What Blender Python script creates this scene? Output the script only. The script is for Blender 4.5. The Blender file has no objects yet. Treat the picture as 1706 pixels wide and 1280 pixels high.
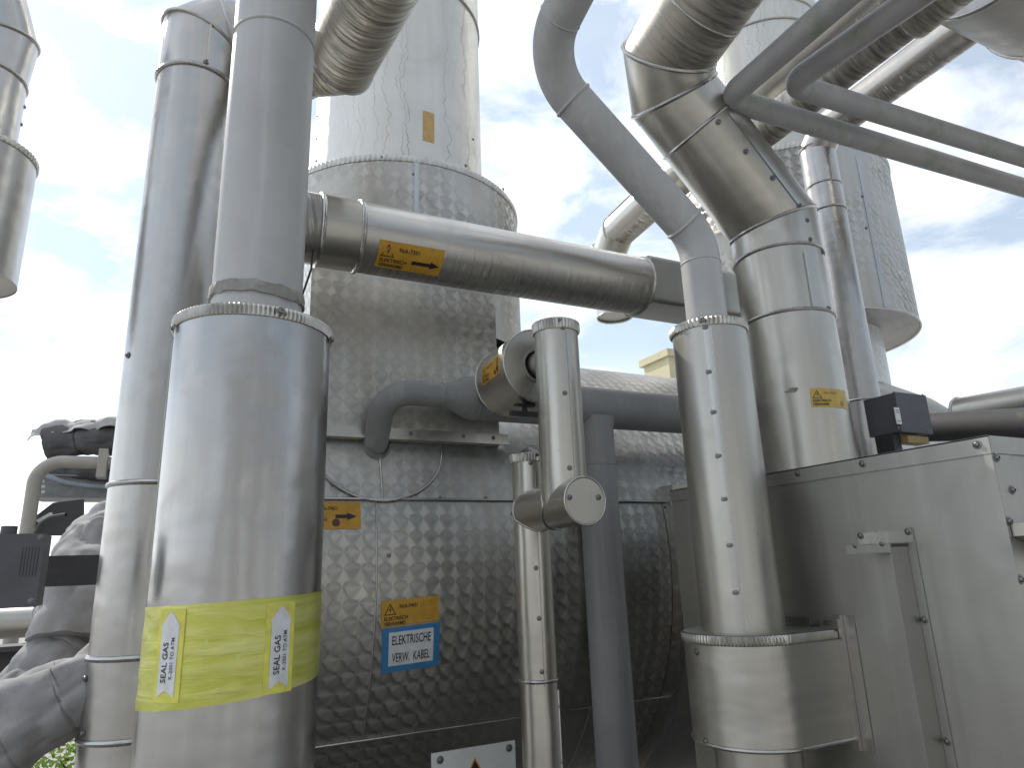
import bpy, math, random
import numpy as np
from mathutils import Vector, Matrix, noise as mnoise
random.seed(7)
sc = bpy.context.scene
PI = math.pi
# ------------------------------------------------------------------ camera
# The plant stands on a right-angled grid: world X along the tank, Y away from the viewer, Z up.
F, CX, CY = 1125.0, 853.0, 640.0
EYE = np.array((0.0, 0.0, 1.6))
def nrm(v):
    v = np.array(v, float); return v/np.linalg.norm(v)
_up = nrm((-153, 4189, F)); _fw = np.array((0, 0, 1.0))
_h = nrm(_fw-_up*_fw.dot(_up)); _r = np.cross(_up, _h)
if _r[0] < 0: _r = -_r
_A = math.radians(63.6)
_U = math.cos(_A)*_h+math.sin(_A)*_r
_Y = math.cos(_A-PI/2)*_h+math.sin(_A-PI/2)*_r
M = np.array([_U, _Y, _up]); HEAD = M@_h
def ray(px, py): return M@np.array((px-CX, CY-py, F))
def at(px, py, D):
    d = ray(px, py); return EYE+d*(D/d.dot(HEAD))
def atY(px, py, y):
    d = ray(px, py); return EYE+d*(y/d[1])
def atX(px, py, x):
    d = ray(px, py); return EYE+d*(x/d[0])
def atZ(px, py, z):
    d = ray(px, py); return EYE+d*((z-EYE[2])/d[2])
def proj(p):
    c = M.T@(np.array(p)-EYE); return (CX+F*c[0]/c[2], CY-F*c[1]/c[2])
def vert(pl, pr, py, D):
    a = nrm(ray(pl, py)[:2]); b = nrm(ray(pr, py)[:2]); m = nrm(a+b); al = math.acos(a.dot(b))/2
    t = D/m.dot(HEAD[:2]); return m*t, t*math.sin(al)
def redge(ax, px, py):
    d = nrm(ray(px, py)[:2]); return abs(ax[0]*d[1]-ax[1]*d[0])
def zf(ax, R, py):
    n = math.hypot(ax[0], ax[1]); p = np.array(ax[:2])*(n-R)/n; lo, hi = -5, 14
    for _ in range(50):
        m = (lo+hi)/2
        if proj((p[0], p[1], m))[1] > py: lo = m
        else: hi = m
    return lo
cam = bpy.data.cameras.new('camera'); camo = bpy.data.objects.new('camera', cam); sc.collection.objects.link(camo)
cx_, cy_, cz_ = M@np.array((1, 0, 0)), M@np.array((0, 1, 0)), M@np.array((0, 0, -1))
camo.matrix_world = Matrix(((cx_[0], cy_[0], cz_[0], EYE[0]), (cx_[1], cy_[1], cz_[1], EYE[1]), (cx_[2], cy_[2], cz_[2], EYE[2]), (0, 0, 0, 1)))
cam.sensor_fit = 'HORIZONTAL'; cam.sensor_width = 36; cam.lens = F/1706*36
cam.clip_start = 0.05; cam.clip_end = 3000
sc.camera = camo
# ------------------------------------------------------------------ light
SUN_AZ, SUN_EL = math.radians(-22), math.radians(43)      # azimuth from +Y towards +X
sdir = Vector((math.sin(SUN_AZ)*math.cos(SUN_EL), math.cos(SUN_AZ)*math.cos(SUN_EL), math.sin(SUN_EL)))
sun = bpy.data.lights.new('sun', 'SUN'); sun.energy = 2.6; sun.angle = math.radians(0.6); sun.color = (1, 0.95, 0.86)
suno = bpy.data.objects.new('sun', sun); sc.collection.objects.link(suno); suno.location = (-8, 8, 12)
suno.rotation_euler = sdir.to_track_quat('Z', 'Y').to_euler()
w = bpy.data.worlds.new('World'); sc.world = w; w.use_nodes = True
nt = w.node_tree; nt.nodes.clear()
def wn(t, **k):
    n = nt.nodes.new(t)
    for a, b in k.items(): setattr(n, a, b)
    return n
sky = wn('ShaderNodeTexSky', sky_type='NISHITA', sun_disc=False, sun_elevation=SUN_EL, sun_rotation=SUN_AZ)
sky.air_density = 1.0; sky.dust_density = 0.25; sky.ozone_density = 1.2
tc = wn('ShaderNodeTexCoord'); mp = wn('ShaderNodeMapping'); mp.inputs['Scale'].default_value = (1.0, 1.0, 2.0); mp.inputs['Location'].default_value = (0.35, 0.1, 0.2)
n1 = wn('ShaderNodeTexNoise'); n1.inputs['Scale'].default_value = 4.2; n1.inputs['Detail'].default_value = 9; n1.inputs['Roughness'].default_value = 0.58; n1.inputs['Distortion'].default_value = 0.35
r1 = wn('ShaderNodeValToRGB'); r1.color_ramp.elements[0].position = 0.44; r1.color_ramp.elements[0].color = (0.36, 0.36, 0.36, 1); r1.color_ramp.elements[1].position = 0.68; r1.color_ramp.elements[1].color = (1, 1, 1, 1)
n2 = wn('ShaderNodeTexNoise'); n2.inputs['Scale'].default_value = 5.0; n2.inputs['Detail'].default_value = 6
r2 = wn('ShaderNodeValToRGB'); r2.color_ramp.elements[0].position = 0.3; r2.color_ramp.elements[0].color = (10.4, 10.7, 11.2, 1); r2.color_ramp.elements[1].position = 0.65; r2.color_ramp.elements[1].color = (12.0, 12.0, 12.0, 1)
mix = wn('ShaderNodeMix', data_type='RGBA'); bg = wn('ShaderNodeBackground'); out = wn('ShaderNodeOutputWorld')
bg.inputs['Strength'].default_value = 0.10
L = nt.links.new
L(tc.outputs['Generated'], mp.inputs[0]); L(mp.outputs[0], n1.inputs['Vector']); L(mp.outputs[0], n2.inputs['Vector'])
L(n1.outputs['Fac'], r1.inputs[0]); L(n2.outputs['Fac'], r2.inputs[0])
dotn = wn('ShaderNodeVectorMath', operation='DOT_PRODUCT'); dotn.inputs[1].default_value = tuple(sdir); L(tc.outputs['Generated'], dotn.inputs[0])
mr = wn('ShaderNodeMapRange'); L(dotn.outputs['Value'], mr.inputs[0])       # clouds are brightest towards the sun
for i_, q_ in enumerate((-0.6, 0.75, 0.50, 1.1)): mr.inputs[i_+1].default_value = q_
vs_ = wn('ShaderNodeVectorMath', operation='SCALE'); L(r2.outputs[0], vs_.inputs[0]); L(mr.outputs[0], vs_.inputs['Scale'])
sepw = wn('ShaderNodeSeparateXYZ'); L(tc.outputs['Generated'], sepw.inputs[0])
hz = wn('ShaderNodeMapRange'); L(sepw.outputs[2], hz.inputs[0])              # hazier and whiter towards the horizon
for i_, q_ in enumerate((0.02, 0.46, 1.0, 0.0)): hz.inputs[i_+1].default_value = q_
mx_ = wn('ShaderNodeMath', operation='MAXIMUM'); L(r1.outputs[0], mx_.inputs[0]); L(hz.outputs[0], mx_.inputs[1])
L(mx_.outputs[0], mix.inputs['Factor']); hs_ = wn('ShaderNodeHueSaturation'); hs_.inputs['Hue'].default_value = 0.488; hs_.inputs['Saturation'].default_value = 1.3; hs_.inputs['Value'].default_value = 0.98; L(sky.outputs[0], hs_.inputs['Color']); L(hs_.outputs[0], mix.inputs['A']); L(vs_.outputs['Vector'], mix.inputs['B'])
L(mix.outputs['Result'], bg.inputs['Color']); L(bg.outputs[0], out.inputs['Surface'])
sc.view_settings.view_transform = 'Standard'; sc.view_settings.look = 'None'; sc.view_settings.exposure = 0.46; sc.view_settings.gamma = 1
try: sc.cycles.max_bounces = 8; sc.cycles.glossy_bounces = 5; sc.cycles.sample_clamp_indirect = 6
except Exception: pass

# ------------------------------------------------------------------ materials
class NT:
    def __init__(s, name):
        s.m = bpy.data.materials.new(name); s.m.use_nodes = True; s.t = s.m.node_tree
        s.b = s.t.nodes['Principled BSDF']
    def n(s, t, **k):
        x = s.t.nodes.new(t)
        for a, b in k.items(): setattr(x, a, b)
        return x
    def l(s, a, b): s.t.links.new(a, b)
    def set(s, x, i, v):
        if hasattr(v, 'links') or isinstance(v, bpy.types.NodeSocket): s.l(v, x.inputs[i])
        else: x.inputs[i].default_value = v
    def math(s, op, a, b=None, c=None, clamp=False):
        x = s.n('ShaderNodeMath', operation=op, use_clamp=clamp); s.set(x, 0, a)
        if b is not None: s.set(x, 1, b)
        if c is not None: s.set(x, 2, c)
        return x.outputs[0]
    def vm(s, op, a, b=None, scale=None):
        x = s.n('ShaderNodeVectorMath', operation=op); s.set(x, 0, a)
        if b is not None: s.set(x, 1, b)
        if scale is not None: s.set(x, 'Scale', scale)
        return x.outputs['Value'] if op in ('LENGTH', 'DOT_PRODUCT', 'DISTANCE') else x.outputs['Vector']
    def noise(s, vec, scale, detail=3, rough=0.5, dist=0):
        x = s.n('ShaderNodeTexNoise'); s.l(vec, x.inputs['Vector']); x.inputs['Scale'].default_value = scale
        x.inputs['Detail'].default_value = detail; x.inputs['Roughness'].default_value = rough; x.inputs['Distortion'].default_value = dist
        return x.outputs['Fac']
    def map(s, vec, sc_, loc=(0, 0, 0)):
        x = s.n('ShaderNodeMapping'); s.l(vec, x.inputs[0]); x.inputs['Scale'].default_value = sc_; x.inputs['Location'].default_value = loc
        return x.outputs[0]
    def rng(s, v, a, b, c, d):
        x = s.n('ShaderNodeMapRange'); s.l(v, x.inputs[0])
        for i, q in enumerate((a, b, c, d)): x.inputs[i+1].default_value = q
        return x.outputs[0]
    def mixc(s, f, a, b, mode='MIX'):
        x = s.n('ShaderNodeMix', data_type='RGBA', blend_type=mode); s.set(x, 'Factor', f); s.set(x, 'A', a); s.set(x, 'B', b)
        return x.outputs['Result']
    def bump(s, h, strength, dist, nrm_=None):
        x = s.n('ShaderNodeBump'); s.l(h, x.inputs['Height']); x.inputs['Strength'].default_value = strength; x.inputs['Distance'].default_value = dist
        if nrm_ is not None: s.l(nrm_, x.inputs['Normal'])
        return x.outputs[0]
    def uv(s): return s.n('ShaderNodeTexCoord').outputs['UV']
    def ob(s): return s.n('ShaderNodeNewGeometry').outputs['Position']
def g(v, a=1): return (v[0], v[1], v[2], 1) if hasattr(v, '__len__') else (v, v, v, 1)

def steel(name, base=(0.60, 0.595, 0.585), rough=0.30, dent=0.5, brush=1.0, seed=0, drip=None, grime=0.35, around=False, aniso=0.0, streaks=0.0):
    s = NT(name); uv = s.map(s.uv(), (1, 1, 1), (seed*3.1, seed*1.7, 0))
    fine = s.noise(s.map(uv, (6, 420, 1) if around else (420, 6, 1)), 1.0, 2)
    med = s.noise(s.map(uv, (2, 40, 1) if around else (40, 2, 1)), 1.0, 3)
    low = s.noise(s.map(uv, (7.0, 1.8, 1)), 1.0, 2, 0.45)
    big = s.noise(s.map(uv, (3, 1.2, 1)), 1.0, 4, 0.55)
    col = s.mixc(s.rng(big, 0.35, 0.7, 0, 1), g([c*0.90 for c in base]), g([min(1, c*1.06) for c in base]))
    sp = s.noise(uv, 38, 4, 0.6); m = s.rng(sp, 0.70, 0.78, 0, grime)
    col = s.mixc(m, col, g((0.16, 0.145, 0.12)))
    ro = s.math('ADD', s.rng(med, 0.3, 0.7, rough-0.03, rough+0.03), s.rng(fine, 0.2, 0.8, -0.02*brush, 0.02*brush))
    sm = s.noise(uv, 4.5, 4, 0.6, 0.6); ro = s.math('ADD', ro, s.rng(sm, 0.52, 0.72, 0, 0.12))
    col = s.mixc(s.rng(sm, 0.55, 0.75, 0, 0.28), col, g([c*0.82 for c in base]))
    run = s.noise(s.map(uv, (30, 0.9, 1)), 1.0, 4, 0.65); col = s.mixc(s.rng(run, 0.52, 0.74, 0, 0.22), col, g((0.62, 0.60, 0.56)))
    scr_ = s.noise(s.map(uv, (55, 9, 1), (0.3, 0.8, 0)), 1.0, 2, 0.5, 2.5); col = s.mixc(s.rng(scr_, 0.74, 0.79, 0, 0.45), col, g((0.20, 0.19, 0.17)))
    met = 1.0
    ribs = None
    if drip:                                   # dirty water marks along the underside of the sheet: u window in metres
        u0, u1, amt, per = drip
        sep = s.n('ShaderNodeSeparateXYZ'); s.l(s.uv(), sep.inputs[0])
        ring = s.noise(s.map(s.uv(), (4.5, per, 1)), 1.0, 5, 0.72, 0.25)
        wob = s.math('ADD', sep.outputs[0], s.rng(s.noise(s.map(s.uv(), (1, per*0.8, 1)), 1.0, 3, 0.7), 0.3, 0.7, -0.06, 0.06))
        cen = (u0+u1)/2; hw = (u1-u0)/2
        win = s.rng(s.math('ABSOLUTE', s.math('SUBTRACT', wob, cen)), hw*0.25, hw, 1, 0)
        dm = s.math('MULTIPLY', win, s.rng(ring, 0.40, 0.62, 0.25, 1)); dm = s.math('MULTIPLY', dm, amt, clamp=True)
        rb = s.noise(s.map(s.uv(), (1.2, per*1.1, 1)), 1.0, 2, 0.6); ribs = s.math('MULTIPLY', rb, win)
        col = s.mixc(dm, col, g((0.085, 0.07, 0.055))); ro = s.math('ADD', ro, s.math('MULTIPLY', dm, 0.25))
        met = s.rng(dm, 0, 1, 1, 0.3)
    if streaks:                                # dried run-off lines down the sheet
        sep = s.n('ShaderNodeSeparateXYZ'); s.l(s.uv(), sep.inputs[0])
        wv = s.math('ADD', sep.outputs[0], s.rng(s.noise(s.map(s.uv(), (2, 3.2, 1)), 1.0, 4, 0.65), 0.3, 0.7, -0.05, 0.05))
        comb = s.n('ShaderNodeCombineXYZ'); s.l(wv, comb.inputs[0])
        ln = s.noise(s.map(comb.outputs[0], (11, 0, 0)), 1.0, 1)
        line = s.rng(s.math('ABSOLUTE', s.math('SUBTRACT', ln, 0.53)), 0.0, 0.012, 1, 0)
        line = s.math('MULTIPLY', line, s.rng(s.noise(s.map(s.uv(), (1.3, 0.5, 1)), 1.0, 2), 0.36, 0.52, 0, streaks), clamp=True)
        col = s.mixc(line, col, g((0.30, 0.29, 0.25)))
        broad = s.rng(s.noise(s.map(s.uv(), (14, 0.7, 1)), 1.0, 3, 0.6), 0.45, 0.75, 0, 0.35)
        col = s.mixc(broad, col, g((0.50, 0.47, 0.40)))
        met = s.rng(line, 0, 1, 1, 0.3)
    low2 = s.noise(s.map(uv, (2.6, 3.4, 1)), 1.0, 3, 0.55); b = s.bump(low2, dent*0.8, 0.022, s.bump(low, dent, 0.012))
    if ribs is not None: b = s.bump(ribs, 0.5, 0.006, b)
    b = s.bump(fine, 0.035*brush, 0.0010, b)
    s.l(col, s.b.inputs['Base Color']); s.set(s.b, 'Metallic', met); s.l(ro, s.b.inputs['Roughness']); s.l(b, s.b.inputs['Normal'])
    if aniso:
        s.b.inputs['Anisotropic'].default_value = aniso
        t = s.n('ShaderNodeTangent', direction_type='UV_MAP'); t.uv_map = 'UVMap'
        s.l(t.outputs[0], s.b.inputs['Tangent']); s.b.inputs['Anisotropic Rotation'].default_value = 0.0
    return s.m

def jewelled(name, pitch=0.062, base=(0.50, 0.49, 0.46), rough=0.27, tilt=0.16, wed=0.16, patch=0.35, lo=0.15, hi=1.0, sheenamp=0.25, an=0.97):
    """engine-turned sheet: overlapping rows of circular brushed swirls"""
    s = NT(name); uv = s.uv()
    wn_ = s.n('ShaderNodeTexNoise'); s.l(uv, wn_.inputs['Vector']); wn_.inputs['Scale'].default_value = 9; wn_.inputs['Detail'].default_value = 2
    p = s.vm('ADD', s.vm('SCALE', uv, scale=1.0/pitch), s.vm('SCALE', s.vm('SUBTRACT', wn_.outputs['Color'], (0.5, 0.5, 0.5)), scale=0.55)); f = s.vm('FRACTION', p); c = s.vm('FLOOR', p)
    sel = None; cen = None
    for o in ((0, 0), (1, 0), (0, 1), (1, 1)):
        rr = s.vm('SUBTRACT', f, (o[0], o[1], 0)); d = s.vm('LENGTH', s.vm('MULTIPLY', rr, (1, 1, 0)))
        cc = s.vm('ADD', c, (o[0], o[1], 0))
        if sel is None: sel, cen = rr, cc
        else:
            k = s.math('LESS_THAN', d, 0.74)
            mx = s.n('ShaderNodeMix', data_type='VECTOR'); s.l(k, mx.inputs['Factor']); s.l(sel, mx.inputs['A']); s.l(rr, mx.inputs['B']); sel = mx.outputs['Result']
            mx = s.n('ShaderNodeMix', data_type='VECTOR'); s.l(k, mx.inputs['Factor']); s.l(cen, mx.inputs['A']); s.l(cc, mx.inputs['B']); cen = mx.outputs['Result']
    sep = s.n('ShaderNodeSeparateXYZ'); s.l(sel, sep.inputs[0]); rx, ry = sep.outputs[0], sep.outputs[1]
    wnz = s.n('ShaderNodeTexWhiteNoise', noise_dimensions='2D'); s.l(cen, wnz.inputs['Vector'])
    T = s.n('ShaderNodeTangent', direction_type='UV_MAP'); T.uv_map = 'UVMap'; T = T.outputs[0]
    N = s.n('ShaderNodeNewGeometry').outputs['Normal']; B = s.vm('CROSS_PRODUCT', N, T)
    tan = s.vm('ADD', s.vm('SCALE', T, scale=s.math('MULTIPLY', ry, -1.0)), s.vm('SCALE', B, scale=rx))
    tan = s.vm('NORMALIZE', s.vm('ADD', tan, s.vm('SCALE', T, scale=0.001)))
    big = s.noise(s.ob(), 2.0, 3, 0.5); wear_ = s.rng(big, 0.40, 0.60, lo, hi)     # the swirls are worn away in places
    tl = s.math('MULTIPLY', s.rng(big, 0.35, 0.65, 1-patch, 1+patch), tilt)
    # each swirl is pressed in slightly: the sheet leans outward round its centre
    hgt = s.vm('LENGTH', s.vm('MULTIPLY', sel, (1, 1, 0)))
    lean = s.vm('ADD', s.vm('SCALE', T, scale=rx), s.vm('SCALE', B, scale=ry))
    ang = s.math('ARCTAN2', ry, rx); cb = s.n('ShaderNodeCombineXYZ'); s.l(s.math('MULTIPLY', ang, 2.6), cb.inputs[0]); s.l(s.math('MULTIPLY', wnz.outputs['Value'], 50.0), cb.inputs[1])
    wedge = s.math('MULTIPLY', s.math('SUBTRACT', s.noise(cb.outputs[0], 1.0, 2, 0.6), 0.5), s.math('MULTIPLY', wear_, wed))
    lean = s.vm('SCALE', s.vm('NORMALIZE', lean), scale=s.math('ADD', tl, wedge))
    wv = s.vm('SUBTRACT', wnz.outputs['Color'], (0.5, 0.5, 0.5)); wv = s.vm('SCALE', wv, scale=s.math('MULTIPLY', wear_, 0.03))
    low = s.noise(s.map(uv, (5, 5, 1)), 1.0, 3)
    nb = s.bump(low, 0.5, 0.012)
    n2_ = s.vm('NORMALIZE', s.vm('ADD', s.vm('ADD', nb, lean), wv))
    # sheen of the swirl scratches painted into base colour as light and dark fans
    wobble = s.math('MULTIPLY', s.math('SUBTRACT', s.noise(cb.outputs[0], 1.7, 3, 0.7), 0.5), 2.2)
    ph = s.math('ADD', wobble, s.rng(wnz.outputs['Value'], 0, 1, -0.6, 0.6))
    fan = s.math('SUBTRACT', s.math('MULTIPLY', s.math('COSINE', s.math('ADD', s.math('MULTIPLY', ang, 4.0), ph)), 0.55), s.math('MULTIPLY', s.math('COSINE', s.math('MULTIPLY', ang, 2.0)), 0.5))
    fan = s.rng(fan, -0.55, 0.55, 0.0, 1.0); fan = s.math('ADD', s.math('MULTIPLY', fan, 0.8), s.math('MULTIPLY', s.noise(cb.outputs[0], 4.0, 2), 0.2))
    fc_ = s.mixc(fan, g([c*(1-sheenamp) for c in base]), g([min(1, c*(1+sheenamp*0.8)) for c in base])); fb_ = s.mixc(wear_, g(base), fc_)
    spk = s.noise(uv, 30, 4, 0.6); col = s.mixc(s.rng(spk, 0.62, 0.8, 0, 0.35), fb_, g((0.30, 0.27, 0.22)))
    st = s.noise(s.map(uv, (9, 1.2, 1)), 1.0, 4, 0.6); col = s.mixc(s.rng(st, 0.5, 0.78, 0, 0.45), col, g((0.40, 0.36, 0.29)))
    s.l(col, s.b.inputs['Base Color']); s.b.inputs['Metallic'].default_value = 1.0
    ro = s.rng(wnz.outputs['Value'], 0, 1, rough-0.04, rough+0.07); s.l(ro, s.b.inputs['Roughness'])
    s.l(s.math('MULTIPLY', wear_, an), s.b.inputs['Anisotropic']); s.l(tan, s.b.inputs['Tangent']); s.l(n2_, s.b.inputs['Normal'])
    return s.m

def paint(name, base, rough=0.45, var=0.12, scale=9, bump=0.15, dirt=None, metallic=0.0, streak=0.0):
    s = NT(name); p = s.ob()
    big = s.noise(p, scale, 4, 0.6)
    col = s.mixc(s.rng(big, 0.3, 0.7, 0, 1), g([c*(1-var) for c in base]), g([min(1, c*(1+var)) for c in base]))
    if streak:
        st = s.noise(s.map(p, (26, 26, 1.3)), 1.0, 4, 0.6); col = s.mixc(s.rng(st, 0.5, 0.75, 0, streak), col, g([min(1, c*1.5) for c in base]))
    if dirt:
        d = s.noise(p, dirt[1], 5, 0.65); col = s.mixc(s.rng(d, dirt[2], dirt[2]+0.14, 0, dirt[3]), col, g(dirt[0]))
    fine = s.noise(p, 160, 3)
    s.l(col, s.b.inputs['Base Color']); s.b.inputs['Metallic'].default_value = metallic
    s.l(s.rng(big, 0.3, 0.7, rough-0.05, rough+0.08), s.b.inputs['Roughness']); s.l(s.bump(fine, bump, 0.0015), s.b.inputs['Normal'])
    return s.m

def flat(name, base, rough=0.5, metallic=0.0):
    s = NT(name); p = s.ob(); nz = s.noise(p, 40, 3)
    col = s.mixc(s.rng(nz, 0.3, 0.7, 0, 1), g([c*0.86 for c in base]), g([min(1, c*1.08) for c in base]))
    dz = s.noise(p, 14, 5, 0.7); col = s.mixc(s.rng(dz, 0.56, 0.72, 0, 0.3), col, g((0.25, 0.22, 0.17)))
    s.l(col, s.b.inputs['Base Color']); s.b.inputs['Roughness'].default_value = rough; s.b.inputs['Metallic'].default_value = metallic
    return s.m

ST = (0.48, 0.473, 0.468)
M_ = {}
M_['steel_big'] = steel('brushed_steel_wide', ST, 0.30, 0.8, 1.0, 1)
M_['steel_a'] = steel('brushed_steel_riser', (0.51, 0.50, 0.485), 0.30, 0.7, 0.8, 2)
M_['steel_b'] = steel('dull_steel_sleeve', (0.52, 0.505, 0.465), 0.38, 0.35, 0.8, 3)
M_['steel_c'] = steel('brushed_steel_duct', (0.56, 0.54, 0.49), 0.34, 0.5, 1.0, 4)
M_['steel_pipe'] = steel('marked_steel_pipe', (0.54, 0.525, 0.495), 0.31, 0.35, 1.0, 5, drip=(-0.115, 0.115, 0.6, 75))
M_['steel_stack'] = steel('weathered_stack_steel', (0.64, 0.625, 0.58), 0.40, 0.35, 0.5, 6, streaks=1.0)
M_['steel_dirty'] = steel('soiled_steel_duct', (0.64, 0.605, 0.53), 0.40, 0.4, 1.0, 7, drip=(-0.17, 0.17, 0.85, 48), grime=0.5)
M_['steel_over'] = steel('overhead_pipe_steel', (0.50, 0.48, 0.45), 0.31, 0.4, 1.0, 11, drip=(-0.06, 0.06, 0.45, 30), grime=0.4)
M_['steel_trim'] = steel('steel_trim', (0.50, 0.49, 0.47), 0.28, 0.1, 0.2, 8)
M_['steel_box'] = steel('matt_sheet_steel', (0.45, 0.445, 0.42), 0.46, 0.3, 0.6, 9, grime=0.35)
M_['steel_vessel'] = steel('grey_vessel_steel', (0.52, 0.50, 0.48), 0.42, 0.3, 0.8, 10)
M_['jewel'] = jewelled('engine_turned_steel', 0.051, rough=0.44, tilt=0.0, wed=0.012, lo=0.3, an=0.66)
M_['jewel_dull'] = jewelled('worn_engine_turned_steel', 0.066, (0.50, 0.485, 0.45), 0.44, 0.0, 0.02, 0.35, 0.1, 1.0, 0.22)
M_['crimp'] = paint('zinc_crimp', (0.52, 0.505, 0.465), 0.38, 0.2, 30, 0.2, ((0.14, 0.12, 0.09), 40, 0.62, 0.5), 1.0)
M_['screw'] = flat('screw_steel', (0.24, 0.235, 0.23), 0.36, 1.0)
M_['dark'] = flat('underside_shade', (0.03, 0.03, 0.032), 0.6)
M_['grey'] = paint('grey_pipe_paint', (0.455, 0.457, 0.46), 0.46, 0.09, 5, 0.2, ((0.24, 0.225, 0.20), 34, 0.66, 0.5), 0.0, 0.4)
M_['greyd'] = paint('slate_pipe_paint', (0.305, 0.308, 0.311), 0.46, 0.12, 5, 0.2, ((0.15, 0.14, 0.13), 30, 0.64, 0.5), 0.0, 0.4)
M_['moss'] = paint('mossy_tube_paint', (0.40, 0.40, 0.40), 0.45, 0.12, 8, 0.3, ((0.22, 0.25, 0.14), 9, 0.54, 0.55))
M_['tape'] = paint('sealing_tape', (0.28, 0.27, 0.25), 0.7, 0.25, 25, 0.8, ((0.12, 0.09, 0.07), 30, 0.58, 0.6))
M_['orange'] = flat('label_orange', (0.62, 0.34, 0.035), 0.45)
M_['faded'] = flat('label_faded_yellow', (0.62, 0.42, 0.10), 0.4)
M_['tan'] = flat('label_bleached_tan', (0.55, 0.36, 0.13), 0.5)
M_['ink'] = flat('label_ink', (0.025, 0.022, 0.02), 0.5)
M_['inkf'] = flat('label_faded_ink', (0.36, 0.25, 0.09), 0.5)
M_['brown'] = flat('label_brown_dot', (0.13, 0.05, 0.035), 0.5)
M_['blue'] = flat('sign_blue', (0.05, 0.23, 0.47), 0.4)
M_['white'] = flat('sign_white', (0.74, 0.76, 0.78), 0.35)
M_['plate'] = paint('white_sign_plate', (0.72, 0.73, 0.72), 0.4, 0.06, 12, 0.1)
M_['yellow'] = flat('arrow_label_yellow', (0.78, 0.74, 0.13), 0.4)
M_['plastic'] = paint('dark_junction_plastic', (0.095, 0.095, 0.108), 0.5, 0.15, 14, 0.3)
M_['black'] = flat('black_steel', (0.035, 0.033, 0.036), 0.5)
M_['cloth'] = paint('insulation_jacket_cloth', (0.32, 0.312, 0.315), 0.9, 0.2, 7, 0.6, ((0.17, 0.16, 0.15), 8, 0.55, 0.5))
M_['darkcloth'] = paint('dark_wrapping', (0.12, 0.117, 0.122), 0.9, 0.3, 7, 0.8)
M_['sheet'] = paint('pale_cover_sheet', (0.40, 0.39, 0.385), 0.8, 0.12, 6, 0.4)
M_['rail'] = paint('cream_rail_paint', (0.42, 0.40, 0.36), 0.5, 0.12, 12, 0.2)
M_['galv'] = paint('galvanised_steel', (0.30, 0.31, 0.32), 0.5, 0.2, 20, 0.2, None, 0.6)
M_['cable'] = flat('pale_blue_cable', (0.40, 0.47, 0.58), 0.4)
M_['bitumen'] = paint('dark_lagged_pipe', (0.078, 0.077, 0.08), 0.7, 0.2, 6, 0.4, ((0.20, 0.185, 0.15), 7, 0.58, 0.6))
M_['cream'] = paint('cream_render', (0.62, 0.56, 0.36), 0.7, 0.08, 2, 0.2)
M_['brass'] = paint('ochre_bracket', (0.36, 0.25, 0.10), 0.5, 0.3, 20, 0.3)
M_['hall'] = paint('reflection_hall_cladding', (0.26, 0.26, 0.255), 0.6, 0.15, 2, 0.2)
M_['ground'] = paint('concrete_ground', (0.30, 0.295, 0.28), 0.85, 0.2, 1.5, 0.6)
M_['reflection_paving'] = paint('dark_reflection_paving', (0.10, 0.097, 0.09), 0.75, 0.3, 3, 0.6)
M_['leaf'] = paint('shrub_leaf', (0.10, 0.19, 0.03), 0.5, 0.45, 9, 0.2)
s = NT('sunlit_leaf'); p_ = s.ob(); lc = s.mixc(s.noise(p_, 9, 3), g((0.10, 0.19, 0.03)), g((0.22, 0.30, 0.05))); s.l(lc, s.b.inputs['Base Color']); s.b.inputs['Roughness'].default_value = 0.5
tr_ = s.n('ShaderNodeBsdfTranslucent'); s.l(lc, tr_.inputs['Color']); ad_ = s.n('ShaderNodeMixShader'); ad_.inputs[0].default_value = 0.5
s.l(s.b.outputs[0], ad_.inputs[1]); s.l(tr_.outputs[0], ad_.inputs[2]); s.l(ad_.outputs[0], s.t.nodes['Material Output'].inputs['Surface']); M_['leaf'] = s.m
M_['bark'] = paint('shrub_bark', (0.10, 0.075, 0.05), 0.8, 0.2, 20, 0.6)
# translucent yellow wrap film
s = NT('yellow_wrap_film'); uvv = s.uv()
wr = s.noise(s.map(uvv, (4, 26, 1)), 1.0, 4, 0.6, 0.8); bub = s.noise(uvv, 45, 3)
colf = s.mixc(s.rng(wr, 0.35, 0.7, 0, 1), g((0.54, 0.56, 0.09)), g((0.74, 0.74, 0.27)))
colf = s.mixc(s.rng(bub, 0.66, 0.72, 0, 0.55), colf, g((0.70, 0.72, 0.28)))
s.l(colf, s.b.inputs['Base Color']); s.b.inputs['Metallic'].default_value = 0.5; s.b.inputs['Roughness'].default_value = 0.36
s.l(s.bump(wr, 0.5, 0.004, s.bump(bub, 0.3, 0.002)), s.b.inputs['Normal']); M_['film'] = s.m

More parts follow.
